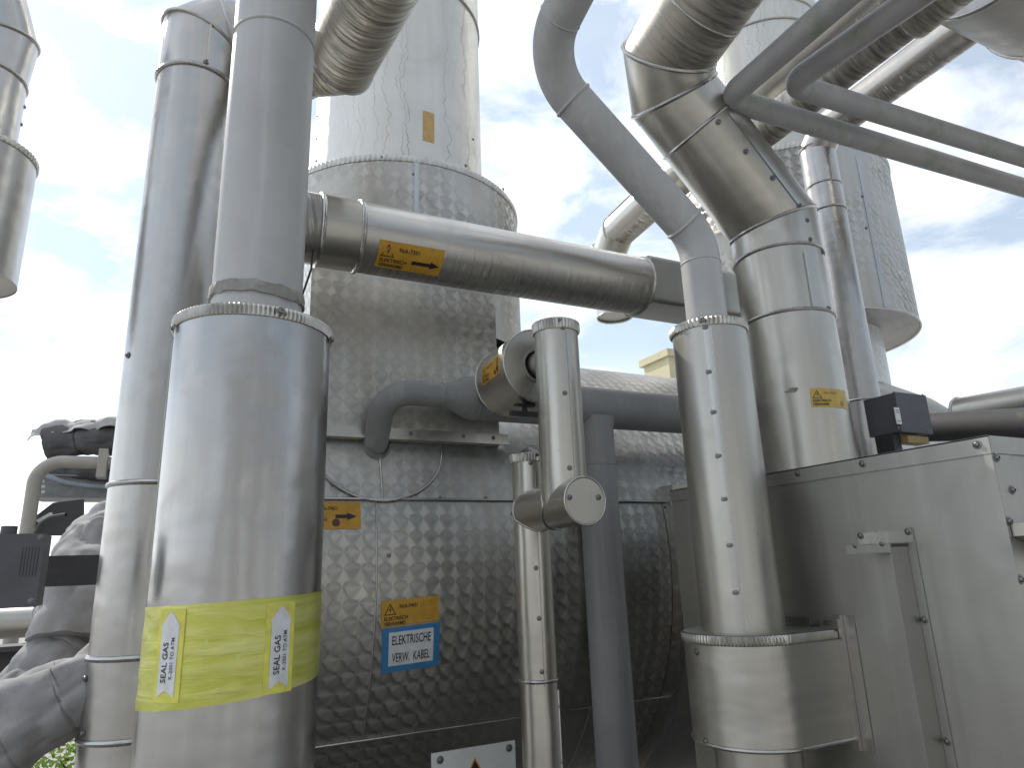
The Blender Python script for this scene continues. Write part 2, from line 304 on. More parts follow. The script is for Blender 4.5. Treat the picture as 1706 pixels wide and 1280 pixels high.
# ------------------------------------------------------------------ mesh helpers
COL = sc.collection
class MB:
    def __init__(s): s.v = []; s.f = []; s.uv = []
    def grid(s, rows, uvs=None, closed=False, flip=False):
        """rows: list of point rings (v direction), each with n points (u direction)"""
        b = len(s.v); n = len(rows[0])
        for r_ in rows: s.v.extend([tuple(p) for p in r_])
        cols = n if closed else n-1
        for i in range(len(rows)-1):
            for j in range(cols):
                k = (j+1) % n
                q = [b+i*n+j, b+i*n+k, b+(i+1)*n+k, b+(i+1)*n+j]
                if uvs: t = [uvs(i, j), uvs(i, j+1), uvs(i+1, j+1), uvs(i+1, j)]
                else: t = [(0, 0)]*4
                if flip: q.reverse(); t.reverse()
                s.f.append(q); s.uv.append(t)
    def face(s, pts, uv=None):
        b = len(s.v); s.v.extend([tuple(p) for p in pts]); s.f.append(list(range(b, b+len(pts))))
        s.uv.append(uv if uv else [(p[0]+p[1], p[2]) for p in pts])
    def box(s, a, b, bev=0.0):
        x0, y0, z0 = [min(a[i], b[i]) for i in range(3)]; x1, y1, z1 = [max(a[i], b[i]) for i in range(3)]
        P = lambda x, y, z: (x, y, z)
        s.face([P(x0, y0, z0), P(x1, y0, z0), P(x1, y0, z1), P(x0, y0, z1)], [(x0, z0), (x1, z0), (x1, z1), (x0, z1)])
        s.face([P(x1, y1, z0), P(x0, y1, z0), P(x0, y1, z1), P(x1, y1, z1)], [(x1, z0), (x0, z0), (x0, z1), (x1, z1)])
        s.face([P(x0, y1, z0), P(x0, y0, z0), P(x0, y0, z1), P(x0, y1, z1)], [(-y1, z0), (-y0, z0), (-y0, z1), (-y1, z1)])
        s.face([P(x1, y0, z0), P(x1, y1, z0), P(x1, y1, z1), P(x1, y0, z1)], [(y0, z0), (y1, z0), (y1, z1), (y0, z1)])
        s.face([P(x0, y0, z1), P(x1, y0, z1), P(x1, y1, z1), P(x0, y1, z1)], [(x0, y0), (x1, y0), (x1, y1), (x0, y1)])
        s.face([P(x0, y1, z0), P(x1, y1, z0), P(x1, y0, z0), P(x0, y0, z0)], [(x0, y1), (x1, y1), (x1, y0), (x0, y0)])
    def prism(s, poly, d):
        """polygon (list of 3-D points) pushed along vector d"""
        poly = [np.array(p, float) for p in poly]; d = np.array(d, float); top = [p+d for p in poly]
        s.face(poly[::-1]); s.face(top); n = len(poly)
        for i in range(n): s.face([poly[i], poly[(i+1) % n], top[(i+1) % n], top[i]])
    def tube(s, path, R, seg=64, caps=(False, False), ref=None, v0=0.0, u0=0.0):
        rows, ls, Rs = sweep(path, R, seg, ref)
        L_ = [v0]
        for a in ls: L_.append(L_[-1]+a)
        s.grid(rows, lambda i, j: (u0+2*PI*j/seg*Rs[0]-PI*Rs[0], L_[i]), closed=True)
        if caps[0]: s.face(rows[0][::-1])
        if caps[1]: s.face(rows[-1])
        return rows
    def build(s, name, mat, parent=None, sharp=38):
        return obj(name, s, mat, parent, sharp)
def perp(d, ref=None):
    ref = np.array(ref if ref is not None else ((0, 0, 1) if abs(d[2]) < 0.9 else (0, 1, 0)), float)
    n = ref-d*ref.dot(d); return nrm(n)
def sweep(path, R, seg, ref=None):
    P = [np.array(p, float) for p in path]; n = len(P)
    Rs = list(R) if hasattr(R, '__len__') else [R]*n
    D = [nrm(P[i+1]-P[i]) for i in range(n-1)]
    nv = perp(D[0], ref); rows = []; ls = [np.linalg.norm(P[i+1]-P[i]) for i in range(n-1)]
    prev = D[0]
    for i in range(n):
        din = D[i-1] if i > 0 else D[0]; dout = D[i] if i < n-1 else D[-1]
        if i > 1:
            ax = np.cross(prev, din); sa = np.linalg.norm(ax)
            if sa > 1e-7:
                q = Matrix.Rotation(math.atan2(sa, prev.dot(din)), 3, Vector(ax/sa)); nv = np.array(q@Vector(nv))
            prev = din
        b = np.cross(din, nv); nb = nrm(din+dout); ring = []
        for j in range(seg):
            t = 2*PI*j/seg; o = (nv*math.cos(t)+b*math.sin(t))*Rs[i]
            ring.append(P[i]+o-din*(o.dot(nb)/din.dot(nb)))
        rows.append(ring)
    return rows, ls, Rs
def bend(path, rad, n=10):
    """round the corners of a polyline"""
    P = [np.array(p, float) for p in path]; out_ = [P[0]]
    for i in range(1, len(P)-1):
        a = nrm(P[i-1]-P[i]); b = nrm(P[i+1]-P[i]); r_ = rad[i-1] if hasattr(rad, '__len__') else rad
        ang = math.acos(max(-1, min(1, a.dot(b)))); t = r_/math.tan(ang/2)
        c = P[i]+nrm(a+b)*(r_/math.sin(ang/2)); s0 = P[i]+a*t-c; s1 = P[i]+b*t-c
        w_ = math.acos(max(-1, min(1, nrm(s0).dot(nrm(s1)))))
        for k in range(n+1):
            q = k/n; out_.append(c+(s0*math.sin((1-q)*w_)+s1*math.sin(q*w_))/math.sin(w_))
    out_.append(P[-1]); return out_
ORG = {}
def origin(o): return np.array(ORG.get(o.name, (0, 0, 0)), float)
def obj(name, mb, mat, parent=None, sharp=38):
    org = origin(parent) if parent is not None else np.mean(np.array(mb.v), axis=0)
    me = bpy.data.meshes.new(name); me.from_pydata([tuple(np.array(v)-org) for v in mb.v], [], mb.f)
    ul = me.uv_layers.new(name='UVMap'); flatuv = [c for f_ in mb.uv for t in f_ for c in t]
    ul.data.foreach_set('uv', flatuv)
    me.polygons.foreach_set('use_smooth', [True]*len(me.polygons)); me.set_sharp_from_angle(angle=math.radians(sharp))
    me.materials.append(M_[mat] if isinstance(mat, str) else mat); me.update()
    o = bpy.data.objects.new(name, me); COL.objects.link(o)
    if parent is not None: o.parent = parent
    else: o.location = org
    ORG[o.name] = org
    return o
def thing(name, label, cat, loc, group=None):
    o = bpy.data.objects.new(name, None); COL.objects.link(o); o.location = tuple(loc); o.empty_display_size = 0.1
    o['label'] = label; o['category'] = cat
    if group: o['group'] = group
    ORG[o.name] = np.array(loc, float); return o
def tag(o, label=None, cat=None, group=None, kind=None):
    if label: o['label'] = label
    if cat: o['category'] = cat
    if group: o['group'] = group
    if kind: o['kind'] = kind
    return o
# screws: one mesh, many children
def lathe_mb(prof, seg=20):
    mb = MB(); rows = [[(r_*math.cos(2*PI*j/seg), r_*math.sin(2*PI*j/seg), z) for j in range(seg)] for r_, z in prof]
    mb.grid(rows, closed=True); mb.face(rows[-1]); return mb
smb = lathe_mb([(6.8, 0), (6.8, 0.9), (6.2, 1.2), (4.4, 1.2), (4.3, 2.6), (3.6, 3.9), (2.0, 4.5), (1.9, 3.2)], 20)
scr_me = bpy.data.meshes.new('screw'); scr_me.from_pydata([tuple(np.array(v)*0.001) for v in smb.v], [], smb.f)
scr_me.polygons.foreach_set('use_smooth', [True]*len(scr_me.polygons)); scr_me.set_sharp_from_angle(angle=math.radians(40)); scr_me.materials.append(M_['screw'])
def screw(parent, p, n, s=1.0):
    s *= 1.2
    o = bpy.data.objects.new('screw', scr_me); COL.objects.link(o); o.parent = parent
    o.location = tuple(np.array(p)-origin(parent)); o.rotation_mode = 'QUATERNION'; o.rotation_quaternion = Vector(n).to_track_quat('Z', 'Y'); o.scale = (s, s, s); return o
class Cyl:
    def __init__(s, c, a, R): s.c = np.array(c, float); s.a = nrm(a); s.R = R
    def hit(s, px, py):
        d = ray(px, py); d = d/np.linalg.norm(d); o = EYE-s.c
        dp = d-s.a*d.dot(s.a); op = o-s.a*o.dot(s.a)
        A_, B_, C_ = dp.dot(dp), 2*dp.dot(op), op.dot(op)-s.R**2; dd = B_*B_-4*A_*C_
        t = (-B_-math.sqrt(dd))/(2*A_) if dd > 0 else -B_/(2*A_)
        p = EYE+d*t; q = p-s.c; q = q-s.a*q.dot(s.a); n = nrm(q)
        return p-q+n*s.R, n
    def map(s, px, py, mode='around', rot=0.0):
        p, n0 = s.hit(px, py); c0 = p-n0*s.R; t = np.cross(s.a, n0); R = s.R; cr, sr = math.cos(rot), math.sin(rot)
        def f(u, v, off=0.0):
            u, v = u*cr-v*sr, u*sr+v*cr
            if mode == 'around': th = u/R; rad = n0*math.cos(th)+t*math.sin(th); return c0+s.a*v+rad*(R+off)
            th = v/R; rad = n0*math.cos(th)-t*math.sin(th); return c0+s.a*u+rad*(R+off)
        return f
class Pl:
    """plane through p with in-plane axes e1 (right), e2 (up)"""
    def __init__(s, p, e1, e2): s.p = np.array(p, float); s.e1 = nrm(e1); s.e2 = nrm(e2); s.n = np.cross(s.e1, s.e2)
    def hit(s, px, py):
        d = ray(px, py); t = (s.p-EYE).dot(s.n)/d.dot(s.n); return EYE+d*t, s.n
    def map(s, px, py, mode=None, rot=0.0):
        p, n = s.hit(px, py); cr, sr = math.cos(rot), math.sin(rot)
        return lambda u, v, off=0.0: p+s.e1*(u*cr-v*sr)+s.e2*(u*sr+v*cr)+n*off
def scr(parent, surf, pts, s=1.0):
    for px, py in pts:
        p, n = surf.hit(px, py); screw(parent, p, n, s)
def beadring(parent, P, din, nb, R, r=0.0055, name='joint_bead', mat='steel_trim', seg=56, flatten=1.0):
    din = nrm(din); nb = nrm(nb); nv = perp(din); b = np.cross(din, nv); mb = MB(); rows = []
    ring = []
    for j in range(seg):
        t = 2*PI*j/seg; o = (nv*math.cos(t)+b*math.sin(t)); oo = o*R; ring.append((P+oo-din*(oo.dot(nb)/din.dot(nb)), o))
    for k in range(9):
        a = 2*PI*k/8
        rows.append([p+o*(r*math.cos(a)*0.9)+nb*(r*math.sin(a)*flatten) for p, o in ring])
    mb.grid(rows, lambda i, j: (j*0.02, i*0.003), closed=True, flip=False)
    return mb.build(name, mat, parent, 60)
def strip(parent, cyl, p0, half, length, t=0.0025, name='lap_seam', mat='steel_trim', n=4, a_off=0.0):
    """thin raised sheet edge along the axis of a cylinder, starting at surface point/normal p0"""
    p, n0 = p0; tt = np.cross(cyl.a, n0); mb = MB(); rows = []
    for v in (0, length):
        row = []
        for i in range(n+1):
            th = (-half+2*half*i/n+a_off)/cyl.R; rad = n0*math.cos(th)+tt*math.sin(th); row.append(p-n0*cyl.R+cyl.a*v+rad*(cyl.R+t))
        th = (half+a_off)/cyl.R; rad = n0*math.cos(th)+tt*math.sin(th); row.append(p-n0*cyl.R+cyl.a*v+rad*(cyl.R-0.002))
        th = (-half+a_off)/cyl.R; rad = n0*math.cos(th)+tt*math.sin(th); row.insert(0, p-n0*cyl.R+cyl.a*v+rad*(cyl.R-0.002))
        rows.append(row)
    mb.grid(rows, lambda i, j: (j*0.01, i*length)); mb.face(rows[0][::-1]); mb.face(rows[1])
    return mb.build(name, mat, parent)
def crimp(parent, ax, R, z0, z1, Rin, n=60, amp=0.0022, name='crimped_cap', ztop=None, mat='crimp'):
    mb = MB(); seg = n*4; rows = []
    prof = [(R-0.004, z0-0.001, 0), (R+0.003, z0, 0.3), (R+0.004, z0+(z1-z0)*0.15, 1), (R+0.004, z1-(z1-z0)*0.12, 1), (R+0.001, z1, 0.7), (R-0.012, z1+0.002, 0.2), (Rin, (ztop if ztop else z1+0.003), 0)]
    for r_, z, k in prof:
        row = []
        for j in range(seg):
            t = 2*PI*j/seg; wob = 1+0.25*math.sin(t*7+z*31); q = r_+k*amp*math.cos(n*t)*wob; row.append((ax[0]+q*math.cos(t), ax[1]+q*math.sin(t), z))
        rows.append(row)
    mb.grid(rows, lambda i, j: (2*PI*R*j/seg, i*0.01), closed=True)
    return mb.build(name, mat, parent, 50)
def vshell(parent, ax, R, z0, z1, mat, name='cladding', seg=96, caps=(False, False), ref=(0, 1, 0)):
    mb = MB(); k = max(2, int((z1-z0)/0.25)); path = [(ax[0], ax[1], z0+(z1-z0)*i/k) for i in range(k+1)]
    mb.tube(path, R, seg, caps, ref, v0=z0); return mb.build(name, mat, parent)
# flat lettering --------------------------------------------------------------
_tc = {}
def text2d(body, size, sx=1.0, bold=0.0):
    key = (body, bold)
    if key not in _tc:
        cu = bpy.data.curves.new('txt', 'FONT'); cu.body = body; cu.size = 1.0; cu.align_x = 'LEFT'; cu.offset = bold; cu.resolution_u = 3
        o = bpy.data.objects.new('txt', cu); COL.objects.link(o); dg = bpy.context.evaluated_depsgraph_get(); dg.update()
        me = bpy.data.meshes.new_from_object(o.evaluated_get(dg)); vs = [(v.co.x, v.co.y) for v in me.vertices]; fs = [list(p.vertices) for p in me.polygons]
        bpy.data.objects.remove(o); bpy.data.curves.remove(cu); bpy.data.meshes.remove(me); _tc[key] = (vs, fs)
    vs, fs = _tc[key]; k = size/0.70
    return [(x*k*sx, y*k) for x, y in vs], fs, max(x for x, y in vs)*k*sx
def put2d(mb, f, vs, fs, u0, v0, off, rot=0.0):
    b = len(mb.v); cr, sr = math.cos(rot), math.sin(rot)
    for x, y in vs: mb.v.append(tuple(f(u0+x*cr-y*sr, v0+x*sr+y*cr, off)))
    for q in fs: mb.f.append([b+i for i in q]); mb.uv.append([(0, 0)]*len(q))
def sheet(mb, f, u0, v0, u1, v1, off, nu=14, nv=6, base=-0.002):
    rows = [[f(u0+(u1-u0)*j/nu, v0+(v1-v0)*i/nv, off) for j in range(nu+1)] for i in range(nv+1)]
    mb.grid(rows, lambda i, j: (u0+(u1-u0)*j/nu, v0+(v1-v0)*i/nv))
    e = [(u0+(u1-u0)*j/nu, v0) for j in range(nu+1)]+[(u1, v0+(v1-v0)*i/nv) for i in range(1, nv+1)]+[(u1-(u1-u0)*j/nu, v1) for j in range(1, nu+1)]+[(u0, v1-(v1-v0)*i/nv) for i in range(1, nv)]
    mb.grid([[f(a, b, base) for a, b in e], [f(a, b, off) for a, b in e]], closed=True)
def arrow2d(L_, hw, hh, hl):     # pointing +x
    return [(0, -hw), (L_-hl, -hw), (L_-hl, -hh), (L_, 0), (L_-hl, hh), (L_-hl, hw), (0, hw)], [[0, 1, 5, 6], [2, 3, 4], ]
def ring2d(r0, r1, n=28, a0=0, a1=2*PI):
    vs = []; fs = []
    for i in range(n+1):
        t = a0+(a1-a0)*i/n; vs += [(r0*math.cos(t), r0*math.sin(t)), (r1*math.cos(t), r1*math.sin(t))]
    for i in range(n): fs.append([2*i, 2*i+1, 2*i+3, 2*i+2])
    return vs, fs
def disc2d(r_, n=24): return [(r_*math.cos(2*PI*i/n), r_*math.sin(2*PI*i/n)) for i in range(n)], [list(range(n))]
def tri2d(s_, t):    # outlined triangle of side s_ with a lightning bolt
    h_ = s_*0.9; o = [(-s_/2, 0), (s_/2, 0), (0, h_)]; c = (0, h_/3); k = 1-t/(h_/3); i_ = [(c[0]+(x-c[0])*k, c[1]+(y-c[1])*k) for x, y in o]
    vs = o+i_; fs = [[0, 1, 4, 3], [1, 2, 5, 4], [2, 0, 3, 5]]
    z = s_; b = [(0.03*z, 0.62*z), (-0.09*z, 0.36*z), (0.0, 0.36*z), (-0.04*z, 0.12*z), (0.10*z, 0.42*z), (0.015*z, 0.42*z), (0.07*z, 0.62*z)]
    vs += b; fs.append([6+q for q in range(7)]); return vs, fs
def label(name, text_, cat, f, W, H, mat, items, group=None):
    root = thing(name, text_, cat, f(0, 0, 0), group); mb = MB(); sheet(mb, f, -W/2, -H/2, W/2, H/2, 0.0014); mb.build('backing', mat, root)
    for it in items:
        m = MB(); off = 0.0024
        if it[0] == 'text':
            _, nm, body, u, v, size, sx, bold, ink = it; vs, fs, wid = text2d(body, size, 1.0, bold); vs = [(x*sx/wid, y) for x, y in vs]; put2d(m, f, vs, fs, u, v, off)
        elif it[0] == 'shape':
            _, nm, (vs, fs), u, v, rot, ink = it; put2d(m, f, vs, fs, u, v, off, rot)
        elif it[0] == 'rect':
            _, nm, u0, v0, u1, v1, ink = it; sheet(m, f, u0, v0, u1, v1, 0.0020, base=0.0010)
        m.build(nm, ink, root)
    return root
def warn(name, text_, f, W, code, ink='ink', mat='orange', arrow=None, dot=None, ring=False, group='orange electric tracing labels', codeink=None):
    """the little orange warning stickers: triangle, number, two words, flow arrow"""
    k = W/0.2; H = 0.088*k; it = []
    it.append(('shape', 'warning_triangle', tri2d(0.042*k, 0.0028*k), -0.071*k, -0.003*k, 0, ink))
    it.append(('text', 'lettering', code, -0.040*k, 0.016*k, 0.0125*k, 0.064*k, 0.012, codeink or ink))
    it.append(('text', 'lettering', 'ELEKTRISCH', -0.092*k, -0.020*k, 0.0115*k, 0.082*k, 0.016, ink))
    it.append(('text', 'lettering', 'VERWARMD', -0.092*k, -0.037*k, 0.0115*k, 0.074*k, 0.016, ink))
    if arrow: it.append(('shape', 'flow_arrow', arrow2d(arrow[2]*k, 0.0058*k, 0.0125*k, 0.030*k), arrow[0]*k, arrow[1]*k, arrow[3], ink))
    if dot: it.append(('shape', 'dot', disc2d(dot[2]*k), dot[0]*k, dot[1]*k, 0, dot[3]))
    if ring:
        vs, fs = ring2d(0.029*k, 0.0303*k)
        def more(v2, f2):
            b0 = len(vs); vs.extend(v2); fs.extend([[q+b0 for q in t] for t in f2])
        more(*ring2d(0.018*k, 0.019*k))
        for q in range(14):
            a = 2*PI*q/14; ca, sa = math.cos(a), math.sin(a)
            more([(x*k*ca-y*k*sa, x*k*sa+y*k*ca) for x, y in ((0.019, -0.0004), (0.029, -0.0004), (0.029, 0.0004), (0.019, 0.0004))], [[0, 1, 2, 3]])
        it.append(('shape', 'faint_ring', (vs, fs), 0.062*k, 0.002*k, 0, 'inkf'))
    return label(name, text_, 'label', f, W, H, mat, it, group)
XW = np.array((1.0, 0, 0)); YW = np.array((0, 1.0, 0)); ZW = np.array((0, 0, 1.0))
def pt(*a): return np.array(a, float)

# ================================================================== SETTING
mb = MB(); mb.grid([[(-900, -900, 0), (900, -900, 0)], [(-900, 900, 0), (900, 900, 0)]], lambda i, j: (j*1800, i*1800))
tag(mb.build('ground', 'ground'), kind='structure')
mb = MB(); mb.grid([[(-2.2, -1.6, 0.004), (5.5, -1.6, 0.004)], [(-2.2, 4.6, 0.004), (5.5, 4.6, 0.004)]], lambda i, j: (j*7, i*6))
tag(mb.build('reflection_paving', 'reflection_paving'), kind='structure')  # unseen dark floor added so the lower tank mirrors something darker

# ================================================================== TANK
TY, TZ, TR = 3.1, 1.603, 1.0
tank_c = Cyl((0, TY, TZ), XW, TR)
t = thing('storage_tank', 'long horizontal tank clad in engine-turned steel behind all the risers', 'tank', (0.9, TY, 0))
X0, X1 = -0.02, 4.6
zs = TZ+math.sqrt(TR**2-(TY-2.123)**2); th_s = math.asin((zs-TZ)/TR)       # height of the long seam
def tank_pt(x, th, off=0.0):       # th from the front (-Y) upwards
    return pt(x, TY-(TR+off)*math.cos(th), TZ+(TR+off)*math.sin(th))
def tank_sheet(name, x0, x1, a0, a1, off, mat, n=48, flip=False):
    mb = MB(); rows = [[tank_pt(x0+(x1-x0)*j/16, a0+(a1-a0)*i/n, off) for j in range(17)] for i in range(n+1)]
    mb.grid(rows, lambda i, j: (x0+(x1-x0)*j/16, (a0+(a1-a0)*i/n)*TR)); return mb.build(name, mat, t)
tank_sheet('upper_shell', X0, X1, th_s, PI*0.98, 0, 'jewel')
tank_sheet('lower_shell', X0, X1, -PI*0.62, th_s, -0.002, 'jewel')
mb = MB(); mb.face([tank_pt(X0, a, -0.004) for a in np.linspace(0, 2*PI, 64, endpoint=False)]); mb.build('end_plate', 'steel_b', t)
def tank_strip(name, pts, r_=0.004, mat='steel_trim', w_=None):
    mb = MB(); mb.tube(pts, r_, 8, (True, True)); return mb.build(name, mat, t, 60)
tank_strip('seam_bead', [tank_pt(X0+0.2*i, th_s, 0.003) for i in range(24)], 0.0055)
ls = tank_c.hit(690, 1222)[0]; th_l = math.asin((ls[2]-TZ)/TR)
tank_strip('lower_seam', [tank_pt(X0+0.2*i, th_l, 0.001) for i in range(24)], 0.004)
px_ = tank_c.hit(628, 900)[0][0]
tank_strip('vertical_seam', [tank_pt(px_, th_l+(th_s-th_l)*i/14, 0.0) for i in range(15)], 0.003)
x2_ = tank_c.hit(1000, 900)[0][0]
tank_strip('vertical_seam', [tank_pt(x2_, -1.0+(th_s+1.9)*i/20, 0.0) for i in range(21)], 0.003)
# round access pad with its rolled edge
pc = tank_c.hit(630, 742)[0]; pthc = math.asin((pc[2]-TZ)/TR); rx_ = tank_c.hit(735, 745)[0][0]-pc[0]; ry_ = pthc-(th_s-0.006)
mb = MB(); ring = [tank_pt(pc[0]+rx_*math.cos(a), pthc+ry_*math.sin(a), 0.004) for a in np.linspace(0, 2*PI, 73)]
mb.tube(ring, 0.0055, 8); mb.build('access_pad_edge', 'steel_trim', t, 60)
mb = MB(); rows = [[tank_pt(pc[0]+rx_*k*math.cos(a), pthc+ry_*k*math.sin(a), 0.0035) for a in np.linspace(0, 2*PI, 73)] for k in (0.02, 0.25, 0.5, 0.75, 1.0)]
kk = (0.02, 0.25, 0.5, 0.75, 1.0)
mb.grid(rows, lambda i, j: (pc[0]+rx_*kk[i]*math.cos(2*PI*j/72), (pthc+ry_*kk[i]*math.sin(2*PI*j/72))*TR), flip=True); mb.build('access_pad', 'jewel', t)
tank_strip('pad_seam', [tank_pt(pc[0]+0.0*i, pthc+(-ry_)*i/10, 0.005) for i in range(11)], 0.0045)
scr(t, tank_c, [(554, 809), (704, 803), (637, 828), (632, 765), (733, 830), (809, 830), (648, 926)], 0.8)

# tower standing on the tank
ta, tr = vert(527, 800, 200, 3.2); Rw = redge(ta, 860, 360); ta = tuple(ta)
zrt = zf(ta, Rw, 257); zrb = zf(ta, Rw, 268); zwb = zf(ta, Rw, 537)
t = thing('exhaust_stack', 'tall pale steel stack with drip streaks and a wide engine-turned collar, nearer of the two', 'stack', (ta[0], ta[1], 2.0))
zseam = zf(ta, 0, 62)
vshell(t, ta, tr, zrb-0.05, zseam, 'steel_stack', 'stack_shell', 128); vshell(t, ta, tr+0.003, zseam, 7.2, 'steel_stack', 'stack_shell', 128)
beadring(t, pt(ta[0], ta[1], zseam), ZW, ZW, tr+0.003, 0.008, seg=96)
M_['jewel_tower'] = M_['jewel']
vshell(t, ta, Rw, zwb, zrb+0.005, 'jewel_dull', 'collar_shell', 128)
mb = MB(); q = [(ta[0]+k*math.cos(a), ta[1]+k*math.sin(a), zwb+0.004) for k in (Rw-0.003,) for a in np.linspace(0, 2*PI, 96, endpoint=False)]; mb.face(q[::-1]); mb.build('collar_underside', 'dark', t)  # shade beneath the collar painted in as a near-black colour
crimp(t, ta, Rw, zrb, zrt, tr, 170, 0.0018)
wide = Cyl((ta[0], ta[1], 0), ZW, Rw); stk = Cyl((ta[0], ta[1], 0), ZW, tr)
p = wide.hit(694, 268); strip(t, wide, (p[0], p[1]), 0.010, -(zrb-zwb)*0.9)
scr(t, wide, [(636, 262), (776, 276), (838, 315)], 1.0); scr(t, wide, [(689, 290), (545, 276)], 0.9)
scr(t, stk, [(529, 193), (528, 231), (527, 268), (788, 232)], 0.9)
# flat skirt box between collar and tank
pY = 2.18; pl = atY(518, 480, pY)[0]; pr = atY(826, 540, pY)[0]; zb = atY(690, 722, pY)[2]; zt_ = atY(690, 428, pY)[2]
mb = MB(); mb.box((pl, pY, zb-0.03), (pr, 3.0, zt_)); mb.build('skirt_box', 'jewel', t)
mb = MB(); mb.box((pl-0.01, pY-0.012, atY(690, 734, pY)[2]), (pr+0.03, pY-0.001, atY(690, 717, pY)[2])); mb.build('skirt_flashing', 'steel_trim', t)
mb = MB(); mb.box((pl-0.01, pY-0.022, atY(690, 734, pY)[2]-0.003), (pr+0.03, pY-0.013, atY(690, 734, pY)[2]+0.006)); mb.build('drip_lip', 'steel_trim', t)
skirt = Pl((0, pY-0.012, 2), XW, ZW); scr(t, skirt, [(684, 723), (772, 727), (822, 730)], 0.9)
label('bleached_label', 'bleached blank tan strip stuck upright on the streaked stack', 'label', stk.map(714, 211), 0.058, 0.165, 'tan', [])

# second tower, further right
ra, rr = vert(1122, 1478, 265, 4.34); ra = tuple(ra)
t = thing('exhaust_stack', 'pale steel stack with a wide collar open underneath, behind the overhead tubes', 'stack', (ra[0], ra[1], 2.0))
r_in = 0.45; z1_ = zf(ra, rr, 243); z2_ = zf(ra, rr, 253); z3_ = zf(ra, 0, 577)
vshell(t, ra, r_in, z2_-0.1, 8.5, 'steel_stack', 'stack_shell', 96)
for py in (38, 4, 130): beadring(t, pt(ra[0], ra[1], zf(ra, r_in, py)), ZW, ZW, r_in+0.002, 0.008, seg=72)
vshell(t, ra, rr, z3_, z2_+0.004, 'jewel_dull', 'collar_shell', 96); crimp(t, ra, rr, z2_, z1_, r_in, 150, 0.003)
mb = MB(); A_ = np.linspace(0, 2*PI, 97)
mb.grid([[(ra[0]+k*math.cos(a), ra[1]+k*math.sin(a), z3_+0.002) for a in A_] for k in (0.2, rr-0.002)], lambda i, j: (i, j*0.05)); mb.build('collar_underside', 'steel_vessel', t)
beadring(t, pt(ra[0], ra[1], z3_), ZW, ZW, rr, 0.008, seg=72)
# pale leg under the collar
lx = redge(ra, 1478, 600)
vshell(t, ra, lx, 0.0, z3_+0.05, 'white', 'support_column', 64)
rw = Cyl((ra[0], ra[1], 0), ZW, rr); p = rw.hit(1428, 262); strip(t, rw, (p[0], p[1]), 0.012, -(p[0][2]-z3_-0.012))
scr(t, rw, [(1437, 327), (1443, 380)], 1.2)

# saddle casing against the tank on the right
xs = tank_c.hit(1097, 815)[0][0]
t = thing('saddle_casing', 'plain steel casing with a curved flanged edge hugging the tank', 'casing', (xs, 2.1, 0))
Rs_ = TR+0.05
mb = MB(); angs = np.linspace(th_s+0.035, -1.1, 40)
rows = [[pt(x, TY-Rs_*math.cos(a), TZ+Rs_*math.sin(a)) for a in angs] for x in (xs+0.9, xs+0.025)]
mb.grid(rows, lambda i, j: (i*0.9, j*0.05)); mb.build('casing_shell', 'steel_box', t)
mb = MB(); rows = []
for x, R_ in ((xs+0.03, Rs_+0.004), (xs, Rs_+0.004), (xs, TR+0.001)): rows.append([pt(x, TY-R_*math.cos(a), TZ+R_*math.sin(a)) for a in angs])
mb.grid(rows, lambda i, j: (i*0.03, j*0.05)); mb.build('edge_flange', 'steel_trim', t)
a0 = th_s+0.035; pz = TZ+Rs_*math.sin(a0)
mb = MB(); mb.box((xs+0.001, TY-Rs_*math.cos(a0)-0.03, pz-0.022), (xs+0.9, TY-TR*math.cos(a0)+0.03, pz+0.012)); mb.build('top_ledge', 'steel_trim', t)
sad = Cyl((0, TY, TZ), XW, Rs_+0.004); scr(t, sad, [(1108, 845), (1141, 1009)], 0.9)

# ================================================================== FOREGROUND RISER (seal gas)
fa, fr = vert(255, 538, 900, 1.45); fa = tuple(fa); fz0 = zf(fa, fr, 525); fz1 = zf(fa, fr, 506)
t = thing('seal_gas_riser', 'widest foreground steel-clad riser with grey painted pipe rising out of its crimped cap', 'pipe', (fa[0], fa[1], 0))
vshell(t, fa, fr, 0.0, fz0+0.004, 'steel_big', 'cladding', 128)
Rg = 0.0985; crimp(t, fa, fr, fz0, fz1, Rg, 112, 0.0026)
fc = Cyl((fa[0], fa[1], 0), ZW, fr); fg = Cyl((fa[0], fa[1], 0), ZW, Rg)
zt1 = zf(fa, Rg, 462); zt2 = zf(fa, Rg, 482); zwld = zf(fa, Rg, 29)
vshell(t, fa, Rg, fz0-0.05, 4.6, 'grey', 'painted_pipe', 96)
beadring(t, pt(fa[0], fa[1], zwld), ZW, ZW, Rg-0.001, 0.005, 'weld_bead', 'grey', 96)
mb = MB(); rows = []
for k, (dz, off) in enumerate(((0.0, 0.001), (0.004, 0.006), (0.5, 0.0055), (0.9, 0.005), (1.0, 0.001))):
    row = []
    for j in range(160):
        a = 2*PI*j/160; nz = mnoise.noise((math.cos(a)*3, math.sin(a)*3, k*2.0))
        z = zt2-0.004+(zt1-zt2)*dz+(nz*0.007 if k in (0, 1, 4) else 0)+0.004*math.sin(a*2+1)
        q = Rg+off+0.0025*mnoise.noise((math.cos(a)*9, math.sin(a)*9, k*1.0)); row.append((fa[0]+q*math.cos(a), fa[1]+q*math.sin(a), z))
    rows.append(row)
mb.grid(rows, lambda i, j: (j*0.01, i*0.01), closed=True); mb.build('sealing_tape', 'tape', t, 60)
scr(t, Cyl((fa[0], fa[1], 0), ZW, fr+0.005), [(468, 519), (289, 547), (552, 566)], 1.15)
p = fc.hit(469, 530); mb = MB(); strip(t, fc, (fc.hit(262, 560)[0], fc.hit(262, 560)[1]), 0.006, -(fz0-0.02), 0.002)
